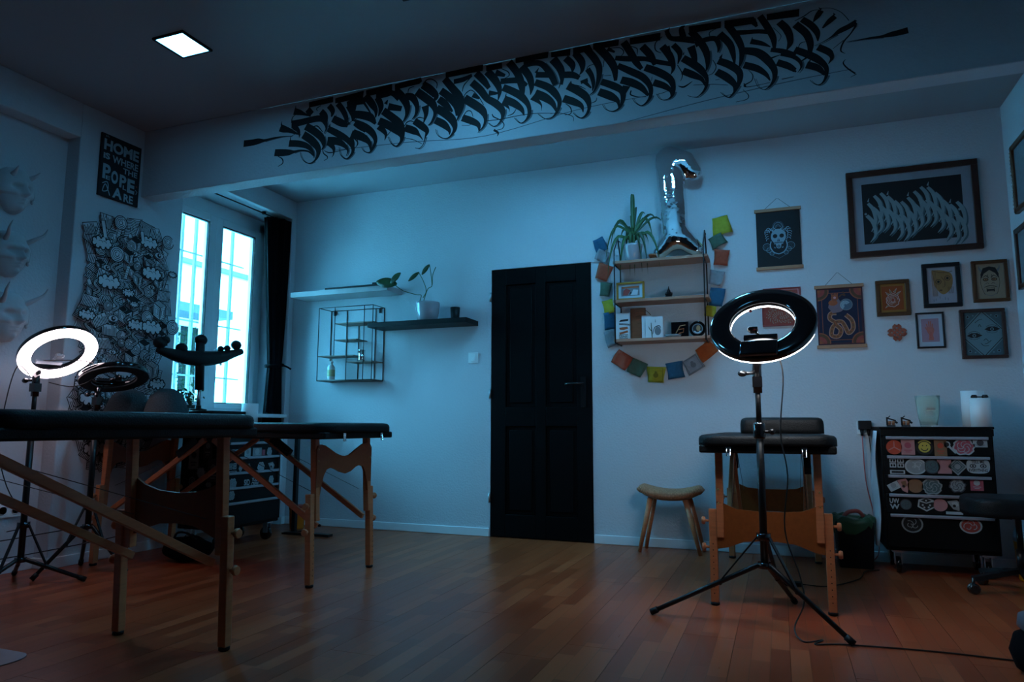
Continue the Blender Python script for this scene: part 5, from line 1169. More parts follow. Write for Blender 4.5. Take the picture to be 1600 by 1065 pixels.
# black poster on the pier
pa = [P(x, y, 0, XL+.012) for x, y in ((160, 206.7), (221, 231.7), (214.5, 322.7), (151.6, 305))]
y0, y1, z0, z1 = (pa[0].y+pa[3].y)/2, (pa[1].y+pa[2].y)/2, (pa[3].z+pa[2].z)/2, (pa[0].z+pa[1].z)/2
po = thing('lettered_canvas', 'black canvas with pale blue hand lettering high on the left pier', 'poster', (XL, (y0+y1)/2, z0))
MB().mm((XL+.0008, y0, z0), (XL+.016, y1, z1)).build('canvas', INKP, po, bevel=.002)
c = Canvas((XL+.016, y0, z0), (0, 1, 0), (0, 0, 1), (1, 0, 0), step=.00004); W_, H_ = y1-y0, z1-z0; LB = mat('pale_blue_letter_paint', (.28, .40, .46), .8, noise=.1)
c.text('HOME', W_*.06, H_*.74, W_*.94, H_*.92, LB, 0.042); c.text('iS', W_*.06, H_*.60, W_*.22, H_*.70, LB, 0.042); c.text('WHERE', W_*.28, H_*.585, W_*.94, H_*.70, LB, 0.030)
c.text('THE', W_*.56, H_*.47, W_*.93, H_*.56, LB, 0.030); c.text('P', W_*.07, H_*.28, W_*.26, H_*.52, LB, 0.036); c.text('E', W_*.15, H_*.28, W_*.26, H_*.34, LB, 0.024); c.text('O', W_*.28, H_*.25, W_*.45, H_*.46, LB, 0.048)
c.text('P', W_*.49, H_*.23, W_*.66, H_*.44, LB, 0.036); c.text('L', W_*.58, H_*.21, W_*.67, H_*.28, LB, 0.030); c.text('E', W_*.69, H_*.19, W_*.88, H_*.42, LB, 0.048)
c.ribbon(smooth_path([(W_*.08, H_*.2), (W_*.2, H_*.24), (W_*.22, H_*.12), (W_*.1, H_*.08), (W_*.16, H_*.2), (W_*.28, H_*.04)]), W_*.02, LB); c.text('A', W_*.34, H_*.03, W_*.58, H_*.2, LB, 0.036); c.text('RE', W_*.62, H_*.02, W_*.86, H_*.15, LB, 0.030)
c.ribbon([(W_*.09, H_*.945), (W_*.1, H_*.975), (W_*.12, H_*.955), (W_*.14, H_*.975), (W_*.16, H_*.95)], W_*.012, LB); c.circle((W_*.93, H_*.33), W_*.02, MAR, 8); c.ribbon([(W_*.9, H_*.27), (W_*.95, H_*.25), (W_*.92, H_*.2)], W_*.015, LB)
c.build('lettering', po)

# ------------------------------------------------------------ plaster masks in the niche
def gauss(u, v, cu_, cv_, su, sv, a): return a*math.exp(-((u-cu_)/su)**2-((v-cv_)/sv)**2)
def mask(label, py, pz, s_, horned, brow, chin):
    t = thing('plaster_mask', label, 'mask', (-4.058, py, pz), 0, 'white plaster faces in the wall niche')
    n, m = 34, 40; b = MB(); g = []
    ry = R(24)
    def place(d, u, v):
        # local: d outwards from wall, u sideways, v up
        p = Vector((d, u, v))*s_; return Vector((-4.058+p.x*cos(ry)*1.0 + max(0, p.y)*.0, py+p.y+p.x*.28, pz+p.z))
    for i in range(m+1):
        row = []
        for j in range(n+1):
            u = -1+2*j/n; v = -1+2*i/m; wv = math.sqrt(max(0, 1-v*v))**.8; wd_ = (.62+.16*(v > -.2)*1.0)*(1-.28*max(0, -v)**1.5)
            rr = max(0, 1-u*u); d = .62*rr**.5*wv**.7
            U_, V_ = u*wv, v
            d += gauss(U_, V_, 0, -.02, .11, .26, .24)+gauss(U_, V_, 0, -.18, .17, .08, .17)                     # nose
            d += gauss(U_, V_, 0, .28, .55, .10, .09*brow)-gauss(U_, V_, -.34, .12, .19, .13, .24)-gauss(U_, V_, .34, .12, .19, .13, .24)
            d += gauss(U_, V_, -.34, .11, .11, .06, .06)+gauss(U_, V_, .34, .11, .11, .06, .06)
            d += gauss(U_, V_, -.42, -.18, .17, .16, .07)+gauss(U_, V_, .42, -.18, .17, .16, .07)                # cheeks
            d += gauss(U_, V_, 0, -.40, .24, .045, .09)+gauss(U_, V_, 0, -.50, .20, .05, .09)-gauss(U_, V_, 0, -.45, .24, .022, .07)
            d += gauss(U_, V_, 0, -.78, .18, .12, .12*chin)
            if i in (0, m) or j in (0, n): d = 0
            row.append(b.bm.verts.new(place(d, u*wv*wd_, v)))
        g.append(row)
    for i in range(m):
        for j in range(n):
            try: b.bm.faces.new((g[i][j], g[i][j+1], g[i+1][j+1], g[i+1][j])).smooth = True
            except ValueError: pass
    b.build('face', PLAS, t)
    for sd in (-1, 1):
        b = MB(); pts = [place(.35, sd*.42, .55), place(.62, sd*.56, .75), place(.85, sd*.72, .98), place(1.0, sd*.74, 1.25)] if horned else [place(.4, sd*.35, .62), place(.62, sd*.42, .78), place(.78, sd*.46, .95)]
        b.tube(smooth_path([tuple(p) for p in pts]), [s_*.10*(1-k/(len(smooth_path(pts, 6)))) + .002 for k in range(len(smooth_path([tuple(p) for p in pts])))], 10); b.build('horn', PLAS, t)
        b = MB(); e = place(.1, sd*.80, .05); b.ball(e, (.018*s_/.13, .012*s_/.13, .04*s_/.13), None, 8); b.ball(e-Vector((0, 0, .04*s_/.13)), (.010, .008, .014), None, 6); b.build('ear', PLAS, t)
    return t
def npos(x, y): p = P(x, y, 0, -4.0); return p.y, p.z
for (x, y, sc2, hn, br, ch, lab) in ((40, 300, .135, False, .5, .8, 'white plaster face with small horns, topmost of the three in the wall niche'), (33, 398, .135, True, 1.6, 1.4, 'white plaster grinning horned mask, middle of the three in the wall niche'), (28, 496, .145, True, .9, .7, 'white plaster horned face, lowest of the three, above the lit ring')):
    a = npos(x, y); mask(lab, a[0]-.04, a[1], sc2, hn, br, ch)

# ------------------------------------------------------------ curtain and its rod
ct = thing('curtain', 'floor length black curtain tied back at the right of the window', 'curtain', (-4.02, 4.72, .05))
b = MB(); rows = []
nz, nu = 46, 72
for i in range(nz+1):
    z = 2.60-(2.60-.06)*i/nz; tz = 1.33
    if z > tz: k = ((z-tz)/(2.60-tz)); wdt = .13+.17*k**.9; cy = 4.80-.03*k**1.2; 
    else: k = (tz-z)/(tz-.06); wdt = .13+.06*min(1, k*2.5); cy = 4.80
    row = []
    for j in range(nu):
        a = 2*pi*j/nu; wav = 1+.16*sin(a*9+sin(z*2)*.6)+.08*sin(a*14+z)
        row.append(b.bm.verts.new((-4.02+.055*sin(a)*wav*(wdt/.2)**.5, cy+wdt*.5*cos(a)*(1+.05*sin(a*9)), z+ (.012*cos(a) if i == 0 else 0))))
    rows.append(row)
for A, B in zip(rows, rows[1:]):
    for j in range(nu): b.bm.faces.new((A[j], A[(j+1) % nu], B[(j+1) % nu], B[j])).smooth = True
b.bm.faces.new(rows[0][::-1]); b.bm.faces.new(rows[-1])
b.build('cloth', CURT, ct)
b = MB(); b.tube([(-4.02+.065*sin(a), 4.80+.075*cos(a), 1.33+.01*cos(a)) for a in [2*pi*k/20 for k in range(21)]], .014, 8).tube(smooth_path([(-3.97, 4.82, 1.33), (-3.94, 4.86, 1.325), (-3.93, 4.92, 1.30), (-3.92, 4.96, 1.28)]) if False else smooth_path([(-3.975, 4.80, 1.33), (-3.93, 4.83, 1.325), (-3.90, 4.87, 1.30)]), .008, 8); b.build('tie_band', CURT, ct)
rd = thing('curtain_rod', 'thin black curtain rod under the head of the window recess', 'rod', (-4.04, 4.3, 2.6))
MB().tube([(-4.03, 3.69, 2.612), (-4.03, 4.855, 2.612)], .006, 8).build('rod', BLKM, rd)
for y in (3.75, 4.6): MB().mm((-4.045, y-.008, 2.606), (-4.015, y+.008, 2.629)).build('bracket', BLKM, rd)

# ------------------------------------------------------------ drawer cabinets on castors, covered in stickers
SIDEM = mat('black_cabinet_steel', (.003, .0035, .004), .5, spec=.2, noise=.1)
def cabinet(label, loc, rz, Wd, Dp, Ht, hz, hx0, hx1):
    # local: x along the front, front face at y=0, body behind (y>0)
    t = thing('drawer_cabinet', label, 'tool cabinet', loc, rz, 'sticker covered drawer cabinets')
    MB().mm((0, .022, .13), (Wd, Dp, Ht)).build('body', SIDEM, t, world=False, bevel=.004)
    MB().mm((-.004, -.004, Ht), (Wd+.004, Dp, Ht+.012)).build('top_tray', SIDEM, t, world=False, bevel=.003)
    MB().mm((.0, .0, hz[0]+.012), (Wd, .021, Ht-.001)).lathe([(.008, 0), (.008, .004)], (Wd*.5, 0, Ht-.03), 12, (0, -1, 0)).build('lock_rail', SIDEM, t, world=False)
    drs = []; zz = list(hz)+[.14]
    for k in range(len(hz)):
        d = MB().mm((.012, .002, zz[k+1]+.013), (Wd-.012, .021, zz[k]+.009)).build('drawer', SIDEM, t, world=False, bevel=.002)
        b = MB(); b.mm((hx0, -.014, zz[k]-.009), (hx1, .003, zz[k]+.008)); b.build('handle', mat('grey_aluminium_pull', (.36, .34, .37), .45, .5, noise=.06), d, world=False, bevel=.003); drs.append(d)
    for cx in (.06, Wd-.06):
        for cy in (.07, Dp-.06):
            b = MB(); b.mm((cx-.03, cy-.03, .118), (cx+.03, cy+.03, .13)); b.mm((cx-.019, cy-.02, .05), (cx-.015, cy+.02, .12)).mm((cx+.015, cy-.02, .05), (cx+.019, cy+.02, .12)); ca = b.build('castor', ALU, t, world=False)
            MB().lathe([(.03, -.013), (.045, -.011), (.045, .011), (.03, .013)], (cx, cy+.006, .0455), 20, (1, 0, 0)).build('wheel', BLKG, ca, world=False)
    return t, drs
STK = 0
def sticker(d, base_frame, u, z, kind, w_, h_, m1, m2, txt=None, rot=0):
    """base_frame: function (u, z, off) -> world point on the face"""
    o, ux, vx, nx = base_frame
    c = Canvas(o+ux*u+vx*z, ux*cos(rot)+vx*sin(rot), vx*cos(rot)-ux*sin(rot), nx, step=.00005, lift=.0006)
    if kind == 'disc': c.circle((0, 0), w_/2, m1, 24, ry=h_/2); c.circle((0, 0), w_/2*.84, m2, 22, ry=h_/2*.84); [c.arc((w_*.14*cos(q*2+u*90), h_*.14*sin(q*2+u*90)), w_*(.10+.03*q), q+u*50, q+u*50+3.2, w_*.035, m1, 8) for q in range(4)]
    elif kind == 'spoke': c.circle((0, 0), w_/2, m1, 24); [c.ribbon([(0, 0), (w_*.42*cos(a), w_*.42*sin(a))], w_*.06, m2) for a in (pi/2, pi*7/6, pi*11/6)]
    elif kind == 'smile': c.circle((0, 0), w_/2, INKP, 24); c.circle((0, 0), w_*.34, m1, 20); c.circle((-w_*.1, h_*.1), w_*.04, INKP, 8); c.circle((w_*.12, h_*.1), w_*.04, INKP, 8); c.arc((0, -h_*.02), w_*.2, pi*1.1, pi*1.9, w_*.05, INKP, 10); c.arc((0, 0), w_*.42, .6, 2.5, w_*.06, m1, 12)
    elif kind == 'rect':
        c.rect(-w_/2, -h_/2, w_/2, h_/2, m1)
        if m2: c.circle((0, h_*.12), w_*.25, m2, 12); c.ribbon([(-w_*.3, -h_*.2), (w_*.3, -h_*.2)], h_*.06, m2); c.ribbon([(-w_*.2, -h_*.32), (w_*.2, -h_*.32)], h_*.05, m2)
    elif kind == 'diamond': c.poly([(0, -h_/2), (w_/2, 0), (0, h_/2), (-w_/2, 0)], m1); c.poly([(0, -h_*.4), (w_*.4, 0), (0, h_*.4), (-w_*.4, 0)], m2); c.circle((0, 0), w_*.16, m1, 12); c.ribbon([(-w_*.3, 0), (0, h_*.3), (w_*.3, 0), (0, -h_*.3)], w_*.04, m1, closed=True)
    elif kind == 'blob':
        pts = [(w_/2*cos(2*pi*k/22)*(1+.10*sin(k*2.3)), h_/2*sin(2*pi*k/22)*(1+.12*cos(k*1.7))) for k in range(22)]; c.poly(pts, m1); c.poly([(p[0]*.84, p[1]*.84) for p in pts], m2)
        for k in range(5): c.arc((w_*(.15*cos(k*1.3)), h_*(.15*sin(k*1.3))), w_*.16, k, k+3.5, w_*.035, m1, 8)
    elif kind == 'glyph':
        for i in range(2):
            for j in range(2):
                x, y = -w_*.5+i*w_*.52, -h_*.05+j*h_*.28; c.frame(x, y, x+w_*.44, y+h_*.24, w_*.07, m1); c.ribbon([(x+w_*.22, y), (x+w_*.22, y+h_*.24)], w_*.06, m1)
        c.rect(-w_*.5, -h_*.42, w_*.5, -h_*.2, m1); c.rect(-w_*.4, -h_*.37, w_*.4, -h_*.25, m2)
    elif kind == 'dice':
        c.poly([(0, -h_/2), (w_/2, -h_*.18), (w_*.42, h_*.32), (0, h_/2), (-w_*.42, h_*.32), (-w_/2, -h_*.18)], m1); c.poly([(0, -h_*.4), (w_*.4, -h_*.14), (w_*.36, h_*.18), (0, h_*.05)], INKP); c.poly([(0, -h_*.4), (-w_*.4, -h_*.14), (-w_*.36, h_*.18), (0, h_*.05)], INKP); c.poly([(0, h_*.12), (w_*.3, h_*.27), (0, h_*.42), (-w_*.3, h_*.27)], INKP)
        for p in ((-.2, -.05), (.2, -.05), (.12, -.2), (-.12, -.22), (0, .27)): c.circle((p[0]*w_, p[1]*h_), w_*.06, m1, 8)
    elif kind == 'tell':
        pts = [(w_/2*math.copysign(abs(cos(a))**.6, cos(a)), h_/2*math.copysign(abs(sin(a))**.7, sin(a))) for a in [2*pi*k/24 for k in range(24)]]; c.poly(pts, m1)
        c.text('TELL ME', -w_*.28, h_*.18, w_*.28, h_*.38, INKP, .02); c.text('EVERYTHING', -w_*.40, -h_*.38, w_*.40, -h_*.18, INKP, .02)
        for s_ in (-1, 1): c.circle((s_*w_*.22, 0), w_*.14, INKP, 14, ry=h_*.14); c.circle((s_*w_*.22, 0), w_*.10, m1, 12, ry=h_*.09); c.circle((s_*w_*.22, 0), w_*.05, INKP, 8)
    elif kind == 'text':
        ls = txt.split('/'); n = len(ls)
        for i, l in enumerate(ls): c.text(l, -w_/2, h_/2-h_*(i+.92)/n, w_/2, h_/2-h_*(i+.06)/n, m1, .03)
    elif kind == 'spoon': c.circle((-w_*.25, h_*.2), w_*.26, m1, 14, ry=h_*.25); c.circle((-w_*.25, h_*.2), w_*.16, INKP, 12, ry=h_*.16); c.ribbon([(-w_*.1, h_*.05), (w_*.4, -h_*.45)], w_*.18, m1)
    elif kind == 'scrap': c.poly([(-w_/2, h_*.35), (w_*.2, h_/2), (w_/2, h_*.1), (w_*.3, -h_/2), (-w_*.1, -h_*.35)], m1); c.poly([(-w_*.2, h_*.25), (w_*.2, h_*.35), (w_*.3, 0), (0, -h_*.2)], m2); c.circle((0, -h_*.05), w_*.12, INKP, 8)
    c.build('sticker', d)
SW = mat('sticker_white', (.34, .38, .40), .6, noise=.05); SR = mat('sticker_red', (.42, .05, .02), .6); SP = mat('sticker_pink', (.40, .18, .18), .6); SY = mat('sticker_yellow', (.45, .36, .06), .6)
SD = mat('sticker_charcoal', (.05, .05, .06), .7, noise=.3); SG = mat('sticker_grey', (.22, .25, .26), .6, noise=.2); SO = mat('sticker_brown', (.20, .10, .05), .7); SM = mat('sticker_magenta', (.35, .07, .10), .6); SC = mat('sticker_dark_teal', (.06, .10, .11), .7)
YC = 4.53; X0c = P(1380, 700, 1, YC).x-.010; X1c = P(1553, 700, 1, YC).x+.005; Wc = X1c-X0c
hzr = [P(1460, y, 1, YC).z for y in (684, 714.5, 745, 775, 807)]
hx0, hx1 = P(1385, 700, 1, YC).x-X0c, P(1545, 700, 1, YC).x-X0c
CB2, dr2 = cabinet('wide black drawer cabinet on castors with coloured stickers, right of the end-on massage table', (X0c, YC, 0), 0, Wc, .37, .812, hzr, hx0, hx1)
fr2 = (Vector((0, YC+.002, 0)), Vector((1, 0, 0)), Vector((0, 0, 1)), Vector((0, -1, 0)))
def stk2(row, x, y, kind, w_, h_, m1, m2=None, txt=None, rot=0):
    x, y = 1370+x/6.263, 660+y/6.263; p = P(x, y, 1, YC); k = .00408/6.263*1.0
    sticker(dr2[row], fr2, p.x, p.z, kind, w_*k, h_*k, m1, m2, txt, rot)
for a in ((0, 170, 240, 'spoke', 125, 125, SR, SP), (0, 305, 240, 'rect', 105, 130, SP, SM), (0, 467, 240, 'smile', 135, 135, SY), (0, 624, 245, 'rect', 95, 145, SO, SR), (0, 722, 240, 'spoon', 95, 110, SW), (0, 852, 238, 'blob', 165, 140, SW, SM), (0, 1012, 205, 'rect', 105, 62, SW, SD),
          (1, 200, 430, 'glyph', 115, 150, SW, INKP), (1, 382, 428, 'disc', 170, 140, SW, SG), (1, 540, 430, 'disc', 125, 120, SD, SC), (1, 662, 427, 'rect', 105, 125, SP, None), (1, 790, 430, 'diamond', 145, 150, SG, SC), (1, 992, 425, 'tell', 170, 125, SW),
          (2, 168, 622, 'rect', 90, 65, SW, SG, None, .5), (2, 262, 615, 'scrap', 95, 125, SP, SO), (2, 378, 618, 'disc', 120, 120, SO, SO), (2, 540, 625, 'blob', 155, 135, SG, SC), (2, 790, 618, 'blob', 125, 115, SD, SG), (2, 980, 605, 'rect', 95, 105, SM, SW),
          (3, 175, 792, 'text', 75, 100, SW, None, 'UW/W'), (3, 285, 800, 'disc', 90, 90, SD, SC), (3, 485, 800, 'dice', 135, 120, SW), (3, 620, 806, 'disc', 112, 105, SP, SP), (3, 760, 810, 'scrap', 105, 90, SG, SW), (3, 762, 886, 'rect', 125, 24, SW, None),
          (4, 348, 990, 'disc', 165, 150, SG, INKP), (4, 922, 1010, 'disc', 165, 130, SW, MAR)):
    stk2(*a)
# left one, turned to face across the room
XF = -3.45; Y0c = 3.68; Wl = .58
hzl = [P(395, y, 0, XF).z for y in (704, 725, 746, 767, 789)]; 
CB1, dr1 = cabinet('black drawer cabinet with white stickers standing beside the window, seen under the tables', (XF, Y0c, 0), R(90), Wl, .38, .812, [.70, .60, .50, .40, .30], .03, .555)
fr1 = (Vector((XF-.002, 0, 0)), Vector((0, 1, 0)), Vector((0, 0, 1)), Vector((1, 0, 0)))
def stk1(row, x, y, kind, w_, h_, m1, m2=None, txt=None):
    p = P(x, y, 0, XF); zr = [.65, .55, .45, .35, .22][row]; sticker(dr1[row], fr1, p.y, max(zr-.02, min(zr+.02, p.z)), kind, w_, h_, m1, m2, txt)
for a in ((0, 366, 716, 'rect', .07, .06, SW, SG), (0, 387, 713, 'rect', .06, .07, SW, SG), (0, 402, 712, 'rect', .09, .07, SG, SW), (0, 412, 709, 'rect', .03, .04, SM, None), (0, 421, 712, 'blob', .05, .07, SW, SG),
          (1, 364, 732, 'glyph', .07, .075, SW, INKP), (1, 376, 733, 'diamond', .035, .07, SW, SG), (1, 388, 733, 'scrap', .05, .06, SW, SG), (1, 408, 731, 'blob', .07, .07, SW, SG), (1, 424, 729, 'scrap', .07, .06, SG, SW),
          (2, 364, 756, 'blob', .07, .075, SW, SG), (2, 386, 754, 'text', .055, .05, SW, None, 'SID'), (2, 399, 752, 'text', .07, .06, SW, None, 'YULA/CREW'), (2, 424, 749, 'blob', .05, .06, SW, SG),
          (3, 362, 774, 'blob', .06, .06, SW, SG)):
    stk1(*a)
bodyl = [c for c in CB1.children if c.name.startswith('body')][0]
fr1s = (Vector((0, Y0c, 0)), Vector((1, 0, 0)), Vector((0, 0, 1)), Vector((0, -1, 0)))
for (x, y, kd, w_, h_, m1, m2) in ((303, 715, 'rect', .11, .19, SG, SD), (325, 700, 'rect', .10, .17, SD, SG), (314, 738, 'blob', .09, .09, SG, SW), (333, 735, 'rect', .12, .19, SD, SG), (300, 752, 'disc', .07, .08, SG, SD), (326, 757, 'blob', .07, .05, SD, SG), (340, 692, 'blob', .05, .05, SW, SG)):
    p = P(x, y, 1, Y0c); sticker(bodyl, fr1s, p.x, p.z, kd, w_*.8, h_*.8, m1, m2)
MB().mm((XF+.002, Y0c+.525, .30), (XF+.022, Y0c+.55, .76)).build('side_rail', ALU, CB1, bevel=.002)

# things on the left cabinet and sill
bxo = MB().mm((-3.80, 3.685, .8245), (-3.58, 4.00, .92)).build('storage_box', BLK, None, bevel=.006); tag(bxo, 'flat black box on the cabinet top, under the knobbed post', 'box')
ps = thing('arm_rest_stand', 'black post with a curved crossbar and round knobs, dark against the window', 'arm rest', (-3.70, 3.70, .921))
def Q(x, y): return P(x, y, 0, -3.70)
pb_ = Q(310, 632); MB().lathe([(.055, 0), (.055, .008), (.02, .014), (.018, .035)], (-3.70, pb_.y, .921), 20).build('base_plate', BLKM, ps)
MB().tube([(-3.70, pb_.y, .95), (-3.70, pb_.y, 1.08)], .012, 12).build('inner_tube', ALU, ps); MB().tube([(-3.70, pb_.y, 1.06), (-3.70, Q(312, 545).y, Q(312, 534).z)], .031, 12).build('post', BLKM, ps)
barp = [tuple(Q(x, y)) for x, y in ((247, 546), (262, 551), (285, 557), (313, 560), (342, 558), (362, 553), (377, 549))]
k_ = smooth_path([p+(r_,) for p, r_ in zip(barp, (.020, .032, .047, .054, .047, .032, .023))], 5)
b = MB(); b.tube([p[:3] for p in k_], [p[3] for p in k_], 12); b.build('crossbar', BLK, ps)
for (x, y, r_) in ((284, 544, .042), (314, 531, .046), (345, 545, .026), (355, 544, .027), (369, 539, .042), (250, 535, .045), (259, 531, .030)):
    c = Q(x, y); e = Q(x, y+9); MB().ball(c, (r_*.8, r_, r_*.85), None, 10).tube([c, e], .010, 8).build('knob', BLK, ps)
pr = thing('paper_towel_roll', 'white paper towel roll on the left cabinet, before the curtain', 'paper roll', (-3.62, 4.02, .825))
c = P(390, 650, 0, -3.62)
MB().lathe([(.022, 0), (.058, .0), (.058, .155), (.022, .155), (.022, .01)], (-3.62, c.y, .825), 32, cap=False).build('paper', WHT, pr); MB().lathe([(.0215, .0), (.0215, .156), (.019, .156), (.019, 0)], (-3.62, c.y, .825), 20, cap=False).build('core', mat('cardboard', (.3, .2, .12), .8), pr)
c = P(297, 628, 0, -4.10); hp = thing('sill_plant', 'small bushy potted plant on the window sill behind the post', 'plant', (-4.10, c.y, .916))
MB().lathe([(.035, 0), (.045, .05), (.047, .055), (.04, .055)], (-4.10, c.y, .916), 20).build('pot', BLK, hp)
rn = random.Random(9)
for k in range(34):
    a, r_, z = rn.uniform(0, 2*pi), rn.uniform(.01, .11), rn.uniform(.99, 1.09); s0 = Vector((-4.10, c.y, .96)); e = Vector((-4.10+r_*cos(a)*.5, c.y+r_*sin(a)*1.1, z)); MB().tube([s0, s0.lerp(e, .6)+Vector((0, 0, .02)), e], .0012, 4).build('stem', LEAF, hp)
    b = MB(); leaf(b, e, e+Vector((rn.uniform(-.02, .02), rn.uniform(-.03, .03), rn.uniform(-.01, .02))), .010, n=4, nrm=(1, -.5, .3)); b.build('leaf', LEAF, hp, mods=leafmods)

# things on the right cabinet
ZT = .8245
def machine(label, x, y0, flip):
    c = P(x, 660, 1, y0); t = thing('tattoo_machine', label, 'tattoo machine', (c.x, y0, ZT), 0, 'tattoo machines on the cabinet'); X = c.x
    MB().mm((X-.022, y0-.012, ZT+.0005), (X+.022, y0+.012, ZT+.008)).mm((X-.02*flip-.004, y0-.008, ZT+.008), (X-.02*flip+.004, y0+.008, ZT+.055)).build('frame', BLKM, t, bevel=.001)
    for dx in (-.008, .012): MB().lathe([(.009, 0), (.009, .024)], (X+dx*flip, y0, ZT+.009), 12).build('coil', mat('copper_coil', (.35, .13, .06), .4, .4), t)
    MB().bar((X-.022*flip, y0, ZT+.05), (X+.026*flip, y0, ZT+.034), .008, .004, (0, 1, 0)).build('spring_bar', BLKM, t); MB().tube([(X-.016*flip, y0, ZT+.05), (X-.002*flip, y0, ZT+.062)], .003, 6).tube([(X+.02*flip, y0, ZT+.03), (X+.034*flip, y0, ZT+.02)], .006, 8).build('contact_screw', BLKM, t)
machine('small black and copper tattoo machine, further left on the cabinet', 1392, 4.60, 1); machine('small black tattoo machine, further right of the two on the cabinet', 1415, 4.60, 1)
c = P(1450, 640, 1, 4.64); vs_ = thing('glass_jar', 'tall pale green clear jar on the right cabinet', 'jar', (c.x, 4.64, ZT))
MB().lathe([(.040, 0), (.045, .01), (.056, .08), (.062, .15), (.064, .178), (.061, .178), (.053, .08), (.042, .012)], (c.x, 4.64, ZT), 28).build('glass', CLR, vs_); MB().mm((c.x-.012, 4.60, ZT+.095), (c.x+.03, 4.63, ZT+.108)).build('pink_label', SP, vs_); MB().mm((c.x-.02, 4.615, ZT+.06), (c.x+.022, 4.625, ZT+.09)).build('paper_slip', PAPER, vs_)
for (x, h_, r_, y0, lab) in ((1521, .205, .058, 4.70, 'tall white paper towel roll at the right end of the cabinet top'), (1532, .158, .050, 4.585, 'shorter white paper towel roll in front of the tall one on the right cabinet')):
    c = P(x, 640, 1, y0); t = thing('paper_towel_roll', lab, 'paper roll', (c.x, y0, ZT)); MB().lathe([(.02, 0), (r_, .0), (r_, h_), (.02, h_), (.02, .01)], (c.x, y0, ZT), 32, cap=False).build('paper', WHT, t); MB().lathe([(.0195, 0), (.0195, h_+.001), (.017, h_+.001), (.017, 0)], (c.x, y0, ZT), 20, cap=False).build('core', MATS['cardboard'], t)
gx = c.x; gg = thing('small_goggles', 'small pair of black eye cups lying on the shorter paper roll', 'goggles', (gx, 4.585, ZT+.1585))
for s_ in (-1, 1): MB().lathe([(.014, 0), (.018, .006), (.012, .018)], (gx+s_*.026, 4.585, ZT+.160), 14).build('eye_cup', BLKG, gg)
MB().tube([(gx-.02, 4.585, ZT+.166), (gx+.02, 4.585, ZT+.166)], .003, 6).build('bridge', BLKG, gg)
c = P(1466, 668, 1, 4.58); o = MB().mm((c.x-.03, 4.56, ZT+.0005), (c.x+.13, 4.68, ZT+.004)).build('paper_sheet', PAPER, None); tag(o, 'thin white sheet lying flat between the jar and the rolls', 'paper')
# white sheet hanging on the cabinet side
b = MB(); pts = []
for i in range(9):
    z = .80-.66*i/8; pts.append([b.bm.verts.new((X0c-.012-.012*sin(i*.8+j*.9)-.02*(i/8), YC+.04+.26*j/6+.02*(i/8), z)) for j in range(7)])
for A, B in zip(pts, pts[1:]):
    for j in range(6): b.bm.faces.new((A[j], A[j+1], B[j+1], B[j])).smooth = True
o = b.build('hanging_sheet', mat('white_plastic_film', (.5, .52, .55), .6), None, mods=leafmods); tag(o, 'limp pale plastic sheet hanging down the left side of the right cabinet', 'sheet')
# socket, plugs and cables by the right cabinet
c = P(1350, 668, 1, YB); sk = thing('wall_socket', 'wall socket with a black adapter between the end-on table and the right cabinet', 'socket', (c.x, YB, c.z))
MB().mm((c.x-.04, YB-.012, c.z-.04), (c.x+.04, YB-.0005, c.z+.04)).build('plate', WHT, sk, bevel=.003)
ad = thing('plug_adapter', 'black cube adapter plugged in the socket left of the right cabinet', 'adapter', (c.x, YB-.04, c.z)); MB().mm((c.x-.036, YB-.075, c.z-.012), (c.x+.036, YB-.0125, c.z+.045)).build('body', BLK, ad, bevel=.005)
for dx in (-.018, .02): MB().tube([(c.x+dx, YB-.05, c.z-.012), (c.x+dx, YB-.05, c.z-.05)], [.012, .007], 10).build('plug', BLK, ad)
PKC = mat('pink_red_cable', (.50, .12, .12), .5)
o = cable('pink_lead', [(c.x-.018, YB-.05, c.z-.05), (c.x-.012, YB-.05, .5), (c.x+.02, YB-.04, .3), (c.x+.04, YB-.05, .12), (c.x+.02, YB-.06, .03), (c.x-.06, YB-.09, .006), (c.x-.2, YB-.12, .006)], .0035, None, PKC); tag(o, 'thin pink cord running from the wall adapter to the floor', 'cord')
o = cable('power_lead', [(c.x+.02, YB-.05, c.z-.05), (c.x+.03, YB-.06, .6), (c.x+.045, YB-.07, .4), (c.x+.04, YB-.06, .3), (c.x+.05, YB-.05, .2)], .003); tag(o, 'thin black cord beside the pink one under the adapter', 'cord')
# waste bin with bag
bi = thing('waste_bin', 'black square waste bin with a green liner, between the end-on table and the right cabinet', 'bin', (.385, 4.72, 0))
b = MB(); b.mm((.28, 4.62, 0), (.49, 4.83, .27)); 
for v in b.bm.verts:
    if v.co.z < .01: v.co.x = .385+(v.co.x-.385)*.86; v.co.y = 4.725+(v.co.y-4.725)*.86
b.build('body', BLK, bi, bevel=.008)
b = MB(); n = 28; rr = []
for j, (z, e) in enumerate(((.22, 1.06), (.262, 1.10), (.285, 1.04), (.292, .88), (.275, .7))): rr.append([b.bm.verts.new((.385+.108*e*math.copysign(abs(cos(2*pi*k/n))**.5, cos(2*pi*k/n))*(1+.04*sin(k*2.1+j)), 4.725+.108*e*math.copysign(abs(sin(2*pi*k/n))**.5, sin(2*pi*k/n)), z+.012*sin(k*1.7)*(j > 0)-(.03*sin(k*1.3) if j == 0 else 0))) for k in range(n)])
for A, B in zip(rr, rr[1:]):
    for k in range(n): b.bm.faces.new((A[k], A[(k+1) % n], B[(k+1) % n], B[k])).smooth = True
b.bm.faces.new(rr[-1]); b.build('liner_bag', mat('dark_green_film', (.02, .07, .03), .35), bi)
